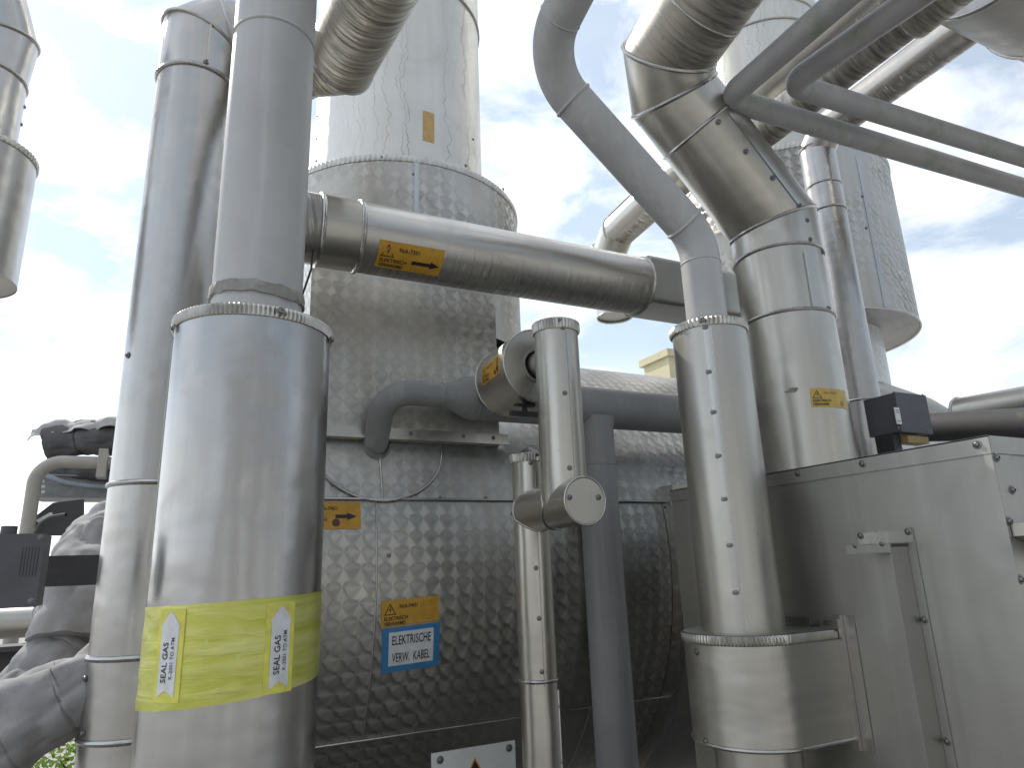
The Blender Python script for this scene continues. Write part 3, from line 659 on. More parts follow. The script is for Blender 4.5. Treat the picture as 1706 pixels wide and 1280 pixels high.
# yellow film with two arrow labels
zA = zf(fa, fr, 1001); zB = zf(fa, fr, 1176)
p0, n0 = fc.hit(400, 1090); tt = np.cross(ZW, n0)
t2 = thing('pipe_marker_band', 'translucent yellow film wrapped round the widest foreground riser', 'pipe marker', p0)
def band(th, v, off): 
    rad = n0*math.cos(th)+tt*math.sin(th); b = fc.c+rad*(fr+off); return pt(b[0], b[1], v)
mb = MB(); rows = []
for i in range(25):
    row = []
    for j in range(161):
        th = -1.9+3.8*j/160; k = i/24
        lo = zB+0.022*(th+0.4)*0.6; hi = zA+0.006*th; v = lo+(hi-lo)*k
        wv = 0.0011*mnoise.noise((th*1.5, v*34, 3.3))+0.0006*mnoise.noise((th*6, v*60, 1.3))
        row.append(band(th, v, 0.0018+wv))
    rows.append(row)
mb.grid(rows, lambda i, j: (j*0.004, i*0.0097)); mb.build('film', 'film', t2, 70)
film = Cyl(fc.c, ZW, fr+0.0028)
for (px, py, nm) in ((281, 1093, 'yellow arrow label reading SEAL GAS at the left of the yellow wrap'), (466, 1080, 'yellow arrow label reading SEAL GAS at the right of the yellow wrap')):
    f = film.map(px, py); f2 = (lambda ff: (lambda u, v, off=0.0: ff(-v, u, off)))(f)      # label reads upwards
    t3 = thing('flow_label', nm, 'label', f(0, 0, 0), 'seal gas arrow labels')
    mb = MB(); sheet(mb, f2, -0.078, -0.029, 0.080, 0.029, 0.0012); mb.build('backing', 'yellow', t3)
    mb = MB(); hv = [-0.019+0.038*j/16 for j in range(17)]
    mb.grid([[f2(-0.070+0.012*(1-abs(v)/0.019), v, 0.0020) for v in hv], [f2(0.0, v, 0.0020) for v in hv], [f2(0.048, v, 0.0020) for v in hv]], flip=True)
    hv = [-0.0225+0.045*j/18 for j in range(19)]
    mb.grid([[f2(0.048, v, 0.0020) for v in hv], [f2(0.048+0.026*(1-max(0, abs(v)-0.003)/0.0195), v, 0.0020) for v in hv]], flip=True); mb.build('arrow_panel', 'white', t3)
    for body, v, size, u in (('SEAL GAS', 0.0005, 0.0115, -0.046), ('K-2001 TO ATM.', -0.0125, 0.0072, -0.040)):
        m = MB(); a, b, wd = text2d(body, size, 0.98, 0.012 if size > 0.01 else 0.004); put2d(m, f2, a, b, u, v, 0.0028); m.build('lettering', 'ink', t3)

# ================================================================== LEFT THIN RISER that turns overhead
ba, bR = vert(262, 396, 120, 1.95); ba = tuple(ba); bc = Cyl((ba[0], ba[1], 0), ZW, bR)
z_el = zf(ba, bR, 107); c1 = atY(345, 50, ba[1]); c2 = atY(562, 116, ba[1]); c3 = atX(616, 0, c2[0]); c4 = c3+(c3-c2)*3.0
t = thing('clad_riser', 'slim steel-clad riser behind the seal gas riser, turning overhead into a soiled duct', 'pipe', (ba[0], ba[1], 0))
zz = [0.0, zf(ba, bR, 1237), zf(ba, bR, 1097), zf(ba, bR, 803), z_el]
for i in range(4):
    vshell(t, ba, bR-(0.001 if i % 2 else 0), zz[i], zz[i+1], 'steel_a', 'cladding_section', 96)
    beadring(t, pt(ba[0], ba[1], zz[i+1]), ZW, ZW, bR, 0.008)
d_ = 0.10; path = [pt(ba[0], ba[1], z_el), pt(ba[0], ba[1], c1[2]-d_*0.6), pt(ba[0]+d_*0.6, ba[1], c1[2]), c2-XW*d_, c2+nrm(c3-c2)*d_, c4]
path[3][2] = c2[2]
mb = MB(); mb.tube(path[:3]+[path[2]+XW*0.001], bR+0.001, 96, ref=(0, 1, 0)); mb.build('elbow_section', 'steel_a', t)
mb = MB(); mb.tube([path[2], path[3]], bR, 96, ref=(0, 1, 0)); mb.build('cladding_section', 'steel_a', t)
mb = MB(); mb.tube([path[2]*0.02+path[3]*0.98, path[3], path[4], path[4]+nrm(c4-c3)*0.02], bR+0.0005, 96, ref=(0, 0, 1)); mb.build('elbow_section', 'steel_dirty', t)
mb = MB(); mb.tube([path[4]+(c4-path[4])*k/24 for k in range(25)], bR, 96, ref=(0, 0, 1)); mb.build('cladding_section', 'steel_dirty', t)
beadring(t, path[1], ZW, nrm(ZW+nrm(path[2]-path[1])), bR+0.001, 0.007); beadring(t, path[2], XW, nrm(XW+nrm(path[2]-path[1])), bR, 0.007)
beadring(t, path[3], XW, nrm(XW+nrm(path[4]-path[3])), bR, 0.007); beadring(t, path[4], nrm(c4-path[4]), nrm(nrm(c4-path[4])+nrm(path[4]-path[3])), bR, 0.007)
scr(t, bc, [(343, 104), (355, 42), (143, 1131), (138, 1223), (213, 592)], 1.2)
p = bc.hit(345, 100); strip(t, bc, p, 0.0035, path[1][2]-z_el-0.035, 0.004)

# ================================================================== TOP LEFT HANGING VESSEL
va, vR = vert(-190, 56, 320, 1.9); va = tuple(va); vc = Cyl((va[0], va[1], 0), ZW, vR)
vz1 = zf(va, 0, 255); vz0 = zf(va, 0, 463); vR2 = redge(va, 49, 130)
t = thing('hanging_duct', 'steel duct with riveted edge ending in a wider open sleeve, hanging over the junction box', 'duct', (va[0], va[1], vz0))
vshell(t, va, vR, vz0, vz1-0.012, 'steel_a', 'sleeve', 96); crimp(t, va, vR, vz1-0.014, vz1+0.008, vR2, 70, 0.0025)
mb = MB(); mb.face([(va[0]+(vR-0.001)*math.cos(a), va[1]+(vR-0.001)*math.sin(a), vz0+0.004) for a in np.linspace(2*PI, 0, 96, endpoint=False)]); mb.build('sleeve_underside', 'steel_vessel', t)
zc = zf(va, 0, 130); zd = zf(va, 0, 66); top = pt(va[0], va[1], zc); e1 = pt(va[0]+0.012, va[1], zd); e2 = pt(va[0]-0.1, va[1]-0.1, zd+0.35)
vpath = [pt(va[0], va[1], vz1), top, e1, e2, e2+pt(-1.2, -0.3, 0.9)]; vrows, vls, vRs = sweep(vpath, vR2, 96, (0, 1, 0)); vd = [nrm(b-a) for a, b in zip(vpath[:-1], vpath[1:])]
for i in range(4):
    mb = MB(); mb.grid(vrows[i:i+2], lambda a, j: (2*PI*j/96*vR2, i*0.4+a*vls[i]), closed=True); mb.build('duct_section', 'steel_a', t)
    if i: beadring(t, vpath[i], vd[i-1], nrm(vd[i-1]+vd[i]), vR2, 0.007)
v2 = Cyl((va[0], va[1], 0), ZW, vR2)
for py in (18, 57, 90, 124, 158, 188): 
    z = zf(va, 0, py); cc_ = nrm(pt(-va[0], -va[1], 0)); pp_ = nrm(np.cross(ZW, cc_)); al_ = math.acos(vR2/math.hypot(*va))*0.96; d = cc_*math.cos(al_)+pp_*math.sin(al_)
    if z < zc: screw(t, pt(va[0], va[1], z)+d*vR2, d, 1.0)

# ================================================================== CROSS PIPE (7301)
Y7 = 1.9; a7 = atY(597, 393, Y7); b7 = atY(1055, 478, Y7); z7 = (a7[2]+b7[2])/2; R7 = 0.1085
t = thing('traced_pipe', 'steel-clad pipe crossing level from the grey riser behind to the right-hand duct', 'pipe', (a7[0], Y7, z7))
cross = Cyl((0, Y7, z7), XW, R7)
xa = atY(530, 388, Y7)[0]; xb = atY(594, 392, Y7)[0]; xc = atY(1062, 478, Y7)[0]; xe = 1.95
mb = MB(); mb.tube([pt(xa-0.175, Y7, z7-0.75), pt(xa-0.175, Y7, z7-0.10), pt(xa-0.10, Y7, z7), pt(xa, Y7, z7)], R7-0.002, 72, ref=(0, 1, 0)); mb.build('elbow_section', 'steel_pipe', t)
mb = MB(); mb.tube([pt(xa, Y7, z7), pt(xb, Y7, z7)], R7+0.001, 72, ref=(0, 0, -1)); mb.build('cladding_section', 'steel_c', t)
mb = MB(); mb.tube([pt(xb+(xc-xb)*k/12, Y7, z7) for k in range(13)], R7, 72, ref=(0, 0, 1)); mb.build('cladding_section', 'steel_pipe', t)
sq = []; hw = R7*0.86
for cx2, cz2, a0 in ((1, 1, 0), (-1, 1, 90), (-1, -1, 180), (1, -1, 270)):
    for k in range(5): a = math.radians(a0+22.5*k); sq.append((cx2*(hw-0.02)+0.02*math.cos(a), cz2*(hw-0.02)+0.02*math.sin(a)))
mb = MB(); mb.grid([[pt(x, Y7+a, z7+b) for a, b in sq] for x in (xc, (xc+xe)/2, xe)], lambda i, j: (j*0.04, i*0.4), closed=True); mb.face([pt(xc, Y7+a, z7+b) for a, b in sq][::-1]); mb.build('box_section', 'steel_b', t)
mb = MB(); mb.face([pt(xc-0.001, Y7+(R7-0.002)*math.cos(a), z7+(R7-0.002)*math.sin(a)) for a in np.linspace(0, 2*PI, 64, endpoint=False)]); mb.build('end_plate', 'steel_b', t)
for x, r_ in ((xa, .007), (xb, .008), (xc, .005)): beadring(t, pt(x, Y7, z7), XW, XW, R7, r_)
mb = MB(); mb.tube(bend([pt(xa-0.02, Y7-0.05, z7-R7*0.8), pt(xa-0.025, Y7-0.06, z7-R7-0.05), pt(xa-0.06, Y7-0.05, z7-0.3)], 0.02), 0.003, 8); mb.build('tracing_wire', 'black', t)
warn('warning_label', 'orange label 96A-7301 with right-pointing arrow on the level cross pipe', cross.map(684, 432, 'along'), 0.205, '96A-7301', arrow=(0.005, -0.010, 0.088, 0))

# ================================================================== GREY HEADER with reducer and tee
yh = 2.05; H0 = atY(797, 668, yh); zh = 2.152; hR = 0.075
t = thing('grey_header', 'slate grey painted pipe with reducer and tee standing before the tank', 'pipe', (H0[0], yh, zh))
xl = atY(690, 657, yh)[0]; xr0 = atY(735, 657, yh)[0]; xr1 = atY(790, 662, yh)[0]
leg_b = tank_c.hit(627, 742)[0]+pt(0, 0.05, -0.06)
zs_ = atY(700, 656, yh)[2]; rs = 0.041
corner = pt(leg_b[0]-0.012, yh, zs_)
path = bend([leg_b, corner, pt(xr0, yh, zs_)], 0.085, 12)
mb = MB(); mb.tube(path, rs, 48); mb.build('elbow', 'greyd', t)
mb = MB(); k = 10; mb.tube([pt(xr0+(xr1-xr0)*i/k, yh, zs_+(zh-zs_)*i/k) for i in range(k+1)], [rs+(hR-rs)*(0.5-0.5*math.cos(PI*i/k)) for i in range(k+1)], 64); mb.build('reducer', 'greyd', t)
mb = MB(); mb.tube([pt(xr1, yh, zh), pt(2.35, yh, zh)], hR, 64); mb.build('main_pipe', 'greyd', t)
xt = atY(1011, 1020, yh)[0]; mb = MB()
rows = []
for i in range(9):            # flared neck of the tee, then the long leg
    k = i/8; z = zh-hR*0.55-0.055*k; e = 0.020*(1-k)**2.2; rows.append([(xt+(0.069+e)*math.cos(a), yh+(0.069+e*0.2)*math.sin(a), z) for a in np.linspace(0, 2*PI, 56, endpoint=False)])
rows.append([(xt+0.069*math.cos(a), yh+0.069*math.sin(a), 0.0) for a in np.linspace(0, 2*PI, 56, endpoint=False)])
mb.grid(rows, lambda i, j: (j*0.01, i*0.05), closed=True, flip=True); mb.build('tee_leg', 'greyd', t)
beadring(t, pt(xr0, yh, zs_), XW, XW, rs-0.001, 0.003, 'weld_bead', 'greyd'); beadring(t, pt(xr1, yh, zh), XW, XW, hR-0.001, 0.003, 'weld_bead', 'greyd')
beadring(t, pt(xt, yh, zf((xt, yh), 0.069, 772)), ZW, ZW, 0.068, 0.0025, 'weld_bead', 'greyd')
# sealing mastic collar where the leg dives into the tank
mb = MB(); p_, n_ = tank_c.hit(627, 744); q1 = nrm(np.cross(n_, XW)); rows = []
for k, (r_, o) in enumerate(((rs*0.98, 0.02), (rs*1.06, 0.006), (rs*1.18, 0.001))): rows.append([p_+XW*(r_*math.cos(a)*(1+0.08*math.sin(a*3+k)))+q1*(r_*1.15*math.sin(a))+n_*o for a in np.linspace(0, 2*PI, 48, endpoint=False)])
mb.grid(rows, closed=True); mb.build('mastic_collar', 'tape', t, 60)

# drum over the flanged nozzle of the header
XH = H0[0]; df = atX(896, 612, XH); db = atX(850, 634, XH); zd_ = (df[2]+db[2])/2; Rd = 0.5*abs(atX(896, 545, XH)[2]-0)*0+0.107
t = thing('flange_drum', 'short steel drum with flat face boxing in the flange of the grey header', 'flange box', (XH, df[1], zd_))
drum = Cyl((XH, 0, zd_), -YW, Rd)
mb = MB(); mb.tube([pt(XH, db[1]+0.02, zd_), pt(XH, df[1], zd_)], Rd, 80, (True, False), ref=(1, 0, 0)); mb.build('drum_shell', 'steel_c', t)
mb = MB(); mb.grid([[(XH+r_*math.cos(a), y_, zd_+r_*math.sin(a)) for a in np.linspace(0, 2*PI, 80, endpoint=False)] for r_, y_ in ((Rd, df[1]), (Rd, df[1]-0.002), (0.048, df[1]-0.002), (0.045, df[1]+0.02))], lambda i, j: (j*.01, i*.05), closed=True, flip=True); mb.build('face_plate', 'steel_b', t)
beadring(t, pt(XH, df[1], zd_), -YW, -YW, Rd, 0.0035); beadring(t, pt(XH, db[1]+0.02, zd_), -YW, -YW, Rd, 0.0035)
mb = MB(); mb.tube([pt(XH, yh, zd_), pt(XH, 1.50, zd_)], 0.036, 40); mb.build('nozzle_stub', 'steel_c', t)
beadring(t, pt(XH, df[1]-0.003, zd_), -YW, -YW, 0.046, 0.005, 'sealant_ring', 'tape')
wb = pt(XH-0.03, df[1]+0.035, zd_-Rd-0.012)
mb = MB(); mb.box(wb+pt(-0.045, -0.008, -0.022), wb+pt(0.055, 0.008, -0.010)); mb.box(wb+pt(-0.006, -0.006, -0.012), wb+pt(0.006, 0.006, 0.03)); mb.box(wb+pt(-0.03, -0.01, 0.006), wb+pt(0.03, 0.01, 0.012)); mb.build('clamp', 'black', t)
warn('warning_label', 'small orange label with down arrow on the side of the flange drum', drum.map(817, 617, 'along', 0.05), 0.125, '96A-7301', arrow=(0.078, 0.035, 0.075, -PI/2), dot=(0.052, -0.026, 0.011, 'brown'))

# clad instrument line: front upright, short cross joint, rear upright
A_ = atX(928, 594, XH); ya = A_[1]; Ra = 0.0595; aa = (XH, ya)
B_ = atX(885, 850, XH); yb_ = B_[1]; bb = (XH, yb_); Rb = 0.050
zj = 1.745; jd = atX(975, 836, XH)[1]; Rj = 0.058
t = thing('instrument_line', 'pair of slim clad uprights joined by a short capped cross piece in the middle', 'pipe', (XH, yb_, 0))
zat = zf(aa, Ra, 546); zat1 = zf(aa, Ra, 528)
vshell(t, aa, Ra, zj, zat+0.003, 'steel_c', 'front_upright', 72); crimp(t, aa, Ra, zat, zat1, 0.02, 44, 0.002, ztop=zat1+0.004)
ac = Cyl((XH, ya, 0), ZW, Ra); scr(t, ac, [(938, 546), (941, 655), (949, 780)], 0.85); scr(t, Cyl((XH, ya, 0), ZW, Ra+0.004), [(932, 533)], 0.7)
p = ac.hit(945, 552); strip(t, ac, p, 0.004, -(zat-zj)*0.93)
zbt = zf(bb, Rb, 768); zbt1 = zf(bb, Rb, 753)
zr_ = zf(bb, Rb, 1138)
vshell(t, bb, Rb-0.001, 0, zr_, 'steel_c', 'rear_upright', 72); vshell(t, bb, Rb, zr_, zbt+0.003, 'steel_c', 'rear_upright', 72)
beadring(t, pt(XH, yb_, zr_), ZW, ZW, Rb, 0.005)
crimp(t, bb, Rb, zbt, zbt1, 0.002, 40, 0.002, ztop=zbt1+0.022)
bcc = Cyl((XH, yb_, 0), ZW, Rb); scr(t, bcc, [(884, 772), (893, 947), (898, 1031), (903, 1120), (932, 1177), (937, 1270)], 0.8); scr(t, Cyl((XH, yb_, 0), ZW, Rb+0.004), [(895, 758), (848, 770)], 0.7)
p = bcc.hit(893, 785); strip(t, bcc, p, 0.003, -(zbt-zr_)*0.97, a_off=0.0)
p = bcc.hit(931, 1150); strip(t, bcc, p, 0.003, -0.9)
mb = MB(); mb.tube([pt(XH, yb_, zj), pt(XH, jd, zj)], Rj, 72, ref=(1, 0, 0)); mb.build('cross_joint', 'steel_c', t)
mb = MB(); A64 = np.linspace(0, 2*PI, 64, endpoint=False)
mb.face([(XH+(Rj-0.003)*math.cos(a), jd-0.001, zj+(Rj-0.003)*math.sin(a)) for a in A64]); mb.face([(XH-Rj+0.004, jd-0.0022, zj-0.001), (XH+Rj-0.004, jd-0.0022, zj-0.001), (XH+Rj-0.004, jd-0.0022, zj+0.0003), (XH-Rj+0.004, jd-0.0022, zj+0.0003)])
mb.build('end_disc', 'steel_b', t); beadring(t, pt(XH, jd, zj), -YW, -YW, Rj, 0.003)
face = Pl((0, jd-0.0015, 0), XW, ZW); scr(t, face, [(949, 829), (997, 829)], 0.9)
for (ax_, rr_) in ((aa, Ra), (bb, Rb)):           # raised saddles where the joint meets the uprights
    mb = MB(); ring = []
    for a in np.linspace(0, 2*PI, 65):
        r_ = max(rr_, Rj)+0.001; x = Rj*0.995*math.cos(a); z = Rj*math.sin(a); 
        ring.append(pt(XH+x, ax_[1]-math.sqrt(max(rr_**2-min(x*x, rr_**2*0.999), 0))*(1 if ax_ is bb else -1), zj+z))
    mb.tube(ring, 0.0035, 8); mb.build('saddle_seam', 'steel_trim', t, 60)
joint = Cyl((XH, 0, zj), -YW, Rj); scr(t, joint, [(955, 879), (908, 833), (853, 856)], 0.7)

# ================================================================== RIGHT SCREWED RISER WITH S-BEND PIPE
ra_, rR = vert(1118, 1243, 545, 1.62); ra_ = tuple(ra_); rc = Cyl((ra_[0], ra_[1], 0), ZW, rR)
rz0 = zf(ra_, rR, 541); rz1 = zf(ra_, rR, 527); zcol = zf(ra_, rR, 1046); gS = 0.0505
t = thing('s_bend_riser', 'screwed steel-clad riser from which a grey painted pipe snakes up in an S bend', 'pipe', (ra_[0], ra_[1], 0))
vshell(t, ra_, rR, 0, rz0+0.003, 'steel_b', 'cladding', 96); crimp(t, ra_, rR, rz0, rz1, gS, 54, 0.0024)
scr(t, rc, [(1175, 546), (1181, 620), (1189, 687), (1197, 760), (1207, 832), (1216, 909), (1226, 988)], 0.95); scr(t, Cyl((ra_[0], ra_[1], 0), ZW, rR+0.005), [(1169, 534)], 0.9)
p = rc.hit(1184, 546); strip(t, rc, p, 0.0018, -(rz0-zcol), 0.004)
p = rc.hit(1178, 546); strip(t, rc, p, 0.010, -(rz0-zcol), 0.0015)
s1 = atY(1161, 398, ra_[1]); s1 = pt(ra_[0], ra_[1], s1[2]); s2 = atY(897, 103, ra_[1]); s3 = atX(950, -5, s2[0]); s4 = s3+(s3-s2)*6
raw = [pt(ra_[0], ra_[1], rz0-0.05), s1, s2, s4]; path = bend(raw, [0.13, 0.15], 16)
mb = MB(); mb.tube(path, gS, 64, ref=(0, 1, 0)); mb.build('painted_pipe', 'grey', t)
ddi = nrm(s2-s1)
beadring(t, pt(ra_[0], ra_[1], zf(ra_, gS, 428)), ZW, ZW, gS-0.001, 0.003, 'weld_bead', 'grey')
for px, py in ((1137, 375), (955, 167)):
    q = atY(px, py, ra_[1]); q = s1+ddi*(q-s1).dot(ddi); beadring(t, q, ddi, ddi, gS-0.001, 0.0055, 'weld_bead', 'grey')
du = nrm(s4-s2); beadring(t, s2+du*0.12, du, du, gS-0.001, 0.003, 'weld_bead', 'grey')
# D-shaped collar box that ties the riser to the cabinet
XB = 1.3206; RC = 0.133; zc1 = zf(ra_, RC, 1077); zc0 = zf(ra_, RC, 1254)
t = thing('collar_box', 'rounded steel collar with crimped rim joining the screwed riser to the cabinet side', 'casing', (ra_[0], ra_[1], zc0))
def dring(R_, z):
    pts = [pt(XB-0.002, ra_[1]-R_, z)]
    pts = [pt(ra_[0]+R_*math.cos(a), ra_[1]+R_*math.sin(a), z) for a in np.linspace(PI/2, 1.5*PI, 49)]
    return [pt(XB-0.002, ra_[1]+R_, z)]+pts+[pt(XB-0.002, ra_[1]-R_, z)]
def duv(i, j): return (j*RC*PI/49, i*0.2)
mb = MB(); mb.grid([dring(RC, zc0), dring(RC, (zc0+zc1)/2), dring(RC, zc1)], duv); mb.build('collar_shell', 'steel_b', t)
mb = MB(); mb.face(dring(RC-0.001, zc0+0.003)[::-1]); mb.build('underside', 'steel_vessel', t)
ctop = zf(ra_, RC, 1061)
rows = []
for z, off, amp in ((zc1-0.002, 0.001, 0), (zc1, 0.004, 0.4), (zc1+0.003, 0.005, 1), (ctop-0.003, 0.005, 1), (ctop, 0.002, 0.4)):
    r_ = []
    for i in range(401):
        a = PI/2+PI*i/400; q = RC+off+amp*0.0030*math.cos(a*110)*(1 if PI*1.08 < a < PI*1.47 else 0.25); r_.append(pt(ra_[0]+q*math.cos(a), ra_[1]+q*math.sin(a), z))
    rows.append([pt(XB-0.016, ra_[1]+RC+off, z)]+r_+[pt(XB-0.016, ra_[1]-RC-off, z)])
mb = MB(); mb.grid(rows, lambda i, j: (j*0.001, i*0.01)); mb.build('crimped_rim', 'crimp', t, 50)
mb = MB(); mb.face(dring(RC+0.001, ctop+0.001)); mb.build('top_plate', 'steel_b', t)
yf = ra_[1]-RC
mb = MB(); mb.box((XB-0.014, yf-0.014, zc0-0.02), (XB-0.001, yf+0.003, ctop+0.03)); mb.box((XB-0.0035, yf-0.040, zc0-0.02), (XB-0.001, yf-0.0145, ctop+0.03)); mb.build('side_flange', 'steel_trim', t)
mb = MB(); mb.box((XB-0.020, yf-0.012, ctop+0.001), (XB-0.0005, ra_[1]+RC, ctop+0.022)); mb.build('top_flange', 'steel_trim', t)
xf = Pl((XB-0.004, 0, 0), -YW, ZW); scr(t, xf, [(1393, 1076), (1398, 1100), (1417, 1228)], 0.9)
mb = MB(); q = atZ(1357, 1040, ctop+0.012); mb.tube([q+pt(-0.012, 0, 0), q+pt(0.012, 0, 0)], 0.006, 16, (True, True)); mb.tube([q+pt(-0.011, 0, 0), q+pt(-0.011, 0, 0.012)], 0.004, 12, (True, True)); mb.build('clip', 'black', t)
mb = MB(); mb.tube([pt(XB, yf, zc0), pt(ra_[0]+0.0, yf, zc0)]+[pt(ra_[0]-RC*math.sin(a), ra_[1]-RC*math.cos(a), zc0) for a in np.linspace(0.05, PI, 30)], 0.0045, 8); mb.build('bottom_bead', 'steel_trim', t, 60)
cw = Cyl((ra_[0], ra_[1], 0), ZW, RC); scr(t, cw, [(1161, 1087), (1176, 1236)], 0.9)

# ================================================================== CABINET
cy0 = 0.7152; zcab = 1.795; cy1 = 1.62; cx1 = 2.75
t = thing('steel_cabinet', 'big matt steel cabinet with screwed edge strips in the right foreground', 'cabinet', (XB, cy0, 0))
mb = MB(); mb.box((XB, cy0, 0.0), (cx1, cy1, zcab)); mb.build('body', 'steel_box', t)
e = 0.004; zst = atX(1645, 757, XB)[2]
mb = MB(); mb.box((XB-e, cy0-e, zst), (XB-0.0005, cy1, zcab+e)); mb.box((XB-e, cy0-e, zcab+0.001), (XB+0.03, cy1, zcab+e-0.0005)); mb.build('top_edge_strip', 'steel_box', t)
mb = MB(); mb.box((XB-0.0003, cy0-e-0.0003, zst+0.0005), (cx1, cy0-0.0005, zcab+e-0.0007)); mb.build('top_edge_strip', 'steel_box', t)
xw_ = atY(1688, 830, cy0)[0]
mb = MB(); mb.box((XB-0.0032, cy0-0.0032, 0.0), (XB-0.0006, cy0+0.010, zst-0.0007)); mb.box((XB-0.0005, cy0-0.0034, 0.0), (XB+0.055, cy0-0.0006, zst-0.0009)); mb.build('corner_strip', 'steel_box', t)
cf = Pl((XB-e, 0, 0), -YW, ZW); scr(t, cf, [(1329, 789), (1437, 773), (1628, 741)], 1.0)
nf = Pl((0, cy0-0.0035, 0), XW, ZW); scr(t, nf, [(1660, 763), (1686, 817), (1681, 869), (1700, 966)], 1.0)
# small tray bracket on the near face
q = atY(1694, 888, cy0-0.004); 
t = thing('shelf_bracket', 'folded steel bracket screwed to the near edge of the cabinet', 'bracket', q)
mb = MB(); mb.box((q[0]-0.014, cy0-0.06, q[2]-0.006), (q[0]+0.12, cy0-0.0045, q[2]+0.016)); mb.prism([pt(q[0]-0.010, cy0-0.05, q[2]-0.007), pt(q[0]+0.10, cy0-0.05, q[2]-0.007), pt(q[0]+0.10, cy0-0.05, q[2]-0.045)], (0, 0.045, 0)); mb.build('tray', 'steel_b', t)
# trunking on the cabinet side
yn = atX(1514, 916, XB)[1]; xo = atY(1484, 920, yn)[0]; yfar = atX(1415, 916, xo)[1]; zt0 = atX(1484, 912, xo)[2]
t = thing('angle_strip', 'narrow folded steel angle strip screwed upright to the cabinet side', 'angle strip', (XB, yn, zt0))
mb = MB(); mb.box((xo, yn, 0.05), (XB-0.0006, yn+0.0025, zt0)); mb.build('web', 'steel_box', t)
yfl = atX(1528, 916, XB)[1]
mb = MB(); mb.box((XB-0.0035, yfl, 0.05), (XB-0.0006, yn-0.0004, zt0+0.012)); mb.build('side_flange', 'steel_box', t)
mb = MB(); mb.box((xo-0.0035, yn-0.003, zt0-0.010), (xo-0.0005, yfar+0.004, zt0+0.006)); mb.box((xo-0.0035, yn-0.003, zt0+0.0065), (XB-0.004, yfar+0.004, zt0+0.0085)); mb.build('top_clip', 'steel_box', t)
zz2 = atX(1475, 896, XB)[2]; mb = MB(); mb.box((XB-0.006, atX(1522, 885, XB)[1], zz2-0.012), (XB-0.0006, atX(1431, 890, XB)[1], zz2+0.012)); mb.build('top_flange', 'steel_trim', t)
tf = Pl((XB-0.006, 0, 0), -YW, ZW); scr(t, tf, [(1434, 893), (1513, 886)], 0.9); scr(t, Pl((XB-0.0035, 0, 0), -YW, ZW), [(1540, 1033), (1578, 1236)], 0.9)
scr(t, Pl((xo-0.004, 0, 0), -YW, ZW), [(1424, 910), (1469, 907)], 0.6)

# ================================================================== BIG DUCT ON THE CABINET
dx, dR = vert(1250, 1412, 650, 2.05); dax = (dx[0], dx[1]); dc = Cyl((dx[0], dx[1], 0), ZW, dR)
d1 = pt(dx[0], dx[1], atY(1293, 378, dx[1])[2]); d2 = atY(1093, 122, dx[1]); d3 = atX(1178, -5, d2[0]); d4 = d3+(d3-d2)*5
t = thing('mitred_duct', 'large steel-clad duct rising off the cabinet and mitring back overhead to the left', 'duct', (dx[0], dx[1], zcab))
z_a = zf(dax, dR, 517); z_b = zf(dax, dR, 408)
vshell(t, dax, dR, zcab, z_a, 'steel_c', 'cladding_section', 112); beadring(t, pt(dax[0], dax[1], z_a), ZW, ZW, dR, 0.006)
dd = nrm(d2-d1); dw = nrm(d4-d2)
vshell(t, dax, dR-0.0012, z_a, z_b, 'steel_c', 'cladding_section', 112); beadring(t, pt(dax[0], dax[1], z_b), ZW, ZW, dR, 0.005)
mb = MB(); mb.tube([pt(dax[0], dax[1], z_b), d1, d1+dd*0.001], dR+0.0005, 112, ref=(0, 1, 0)); mb.build('elbow_section', 'steel_c', t)
qm = atY(1152, 226, dx[1]); lm = (qm-d1).dot(dd); Lm = np.linalg.norm(d2-d1)
mb = MB(); mb.tube([d1-dd*0.001, d1, d1+dd*lm][1:], dR, 112, ref=(0, 1, 0))
mb = MB(); mb.tube([pt(dax[0], dax[1], d1[2]-0.002), d1, d1+dd*lm], dR, 112, ref=(0, 1, 0)); mb.build('cladding_section', 'steel_c', t)
beadring(t, d1, ZW, nrm(ZW+dd), dR, 0.007); beadring(t, d1+dd*lm, dd, dd, dR, 0.006)
ea = d2-dd*0.09; eb = d2+dw*0.07; em = nrm(eb-ea)
mb = MB(); mb.tube([d1+dd*lm, ea, ea+em*0.001], dR-0.001, 112, ref=(0, 1, 0)); mb.build('cladding_section', 'steel_c', t)
mb = MB(); mb.tube([ea-dd*0.002, ea, eb, eb+dw*0.002], dR+0.0005, 112, ref=(0, 1, 0)); mb.build('elbow_section', 'steel_c', t)
d5 = eb+(d4-eb)
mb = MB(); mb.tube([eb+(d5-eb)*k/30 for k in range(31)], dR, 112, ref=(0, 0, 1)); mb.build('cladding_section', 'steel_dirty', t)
beadring(t, ea, dd, nrm(dd+em), dR, 0.007); beadring(t, eb, dw, nrm(dw+em), dR, 0.007); beadring(t, eb+dw*0.17, dw, dw, dR, 0.004)
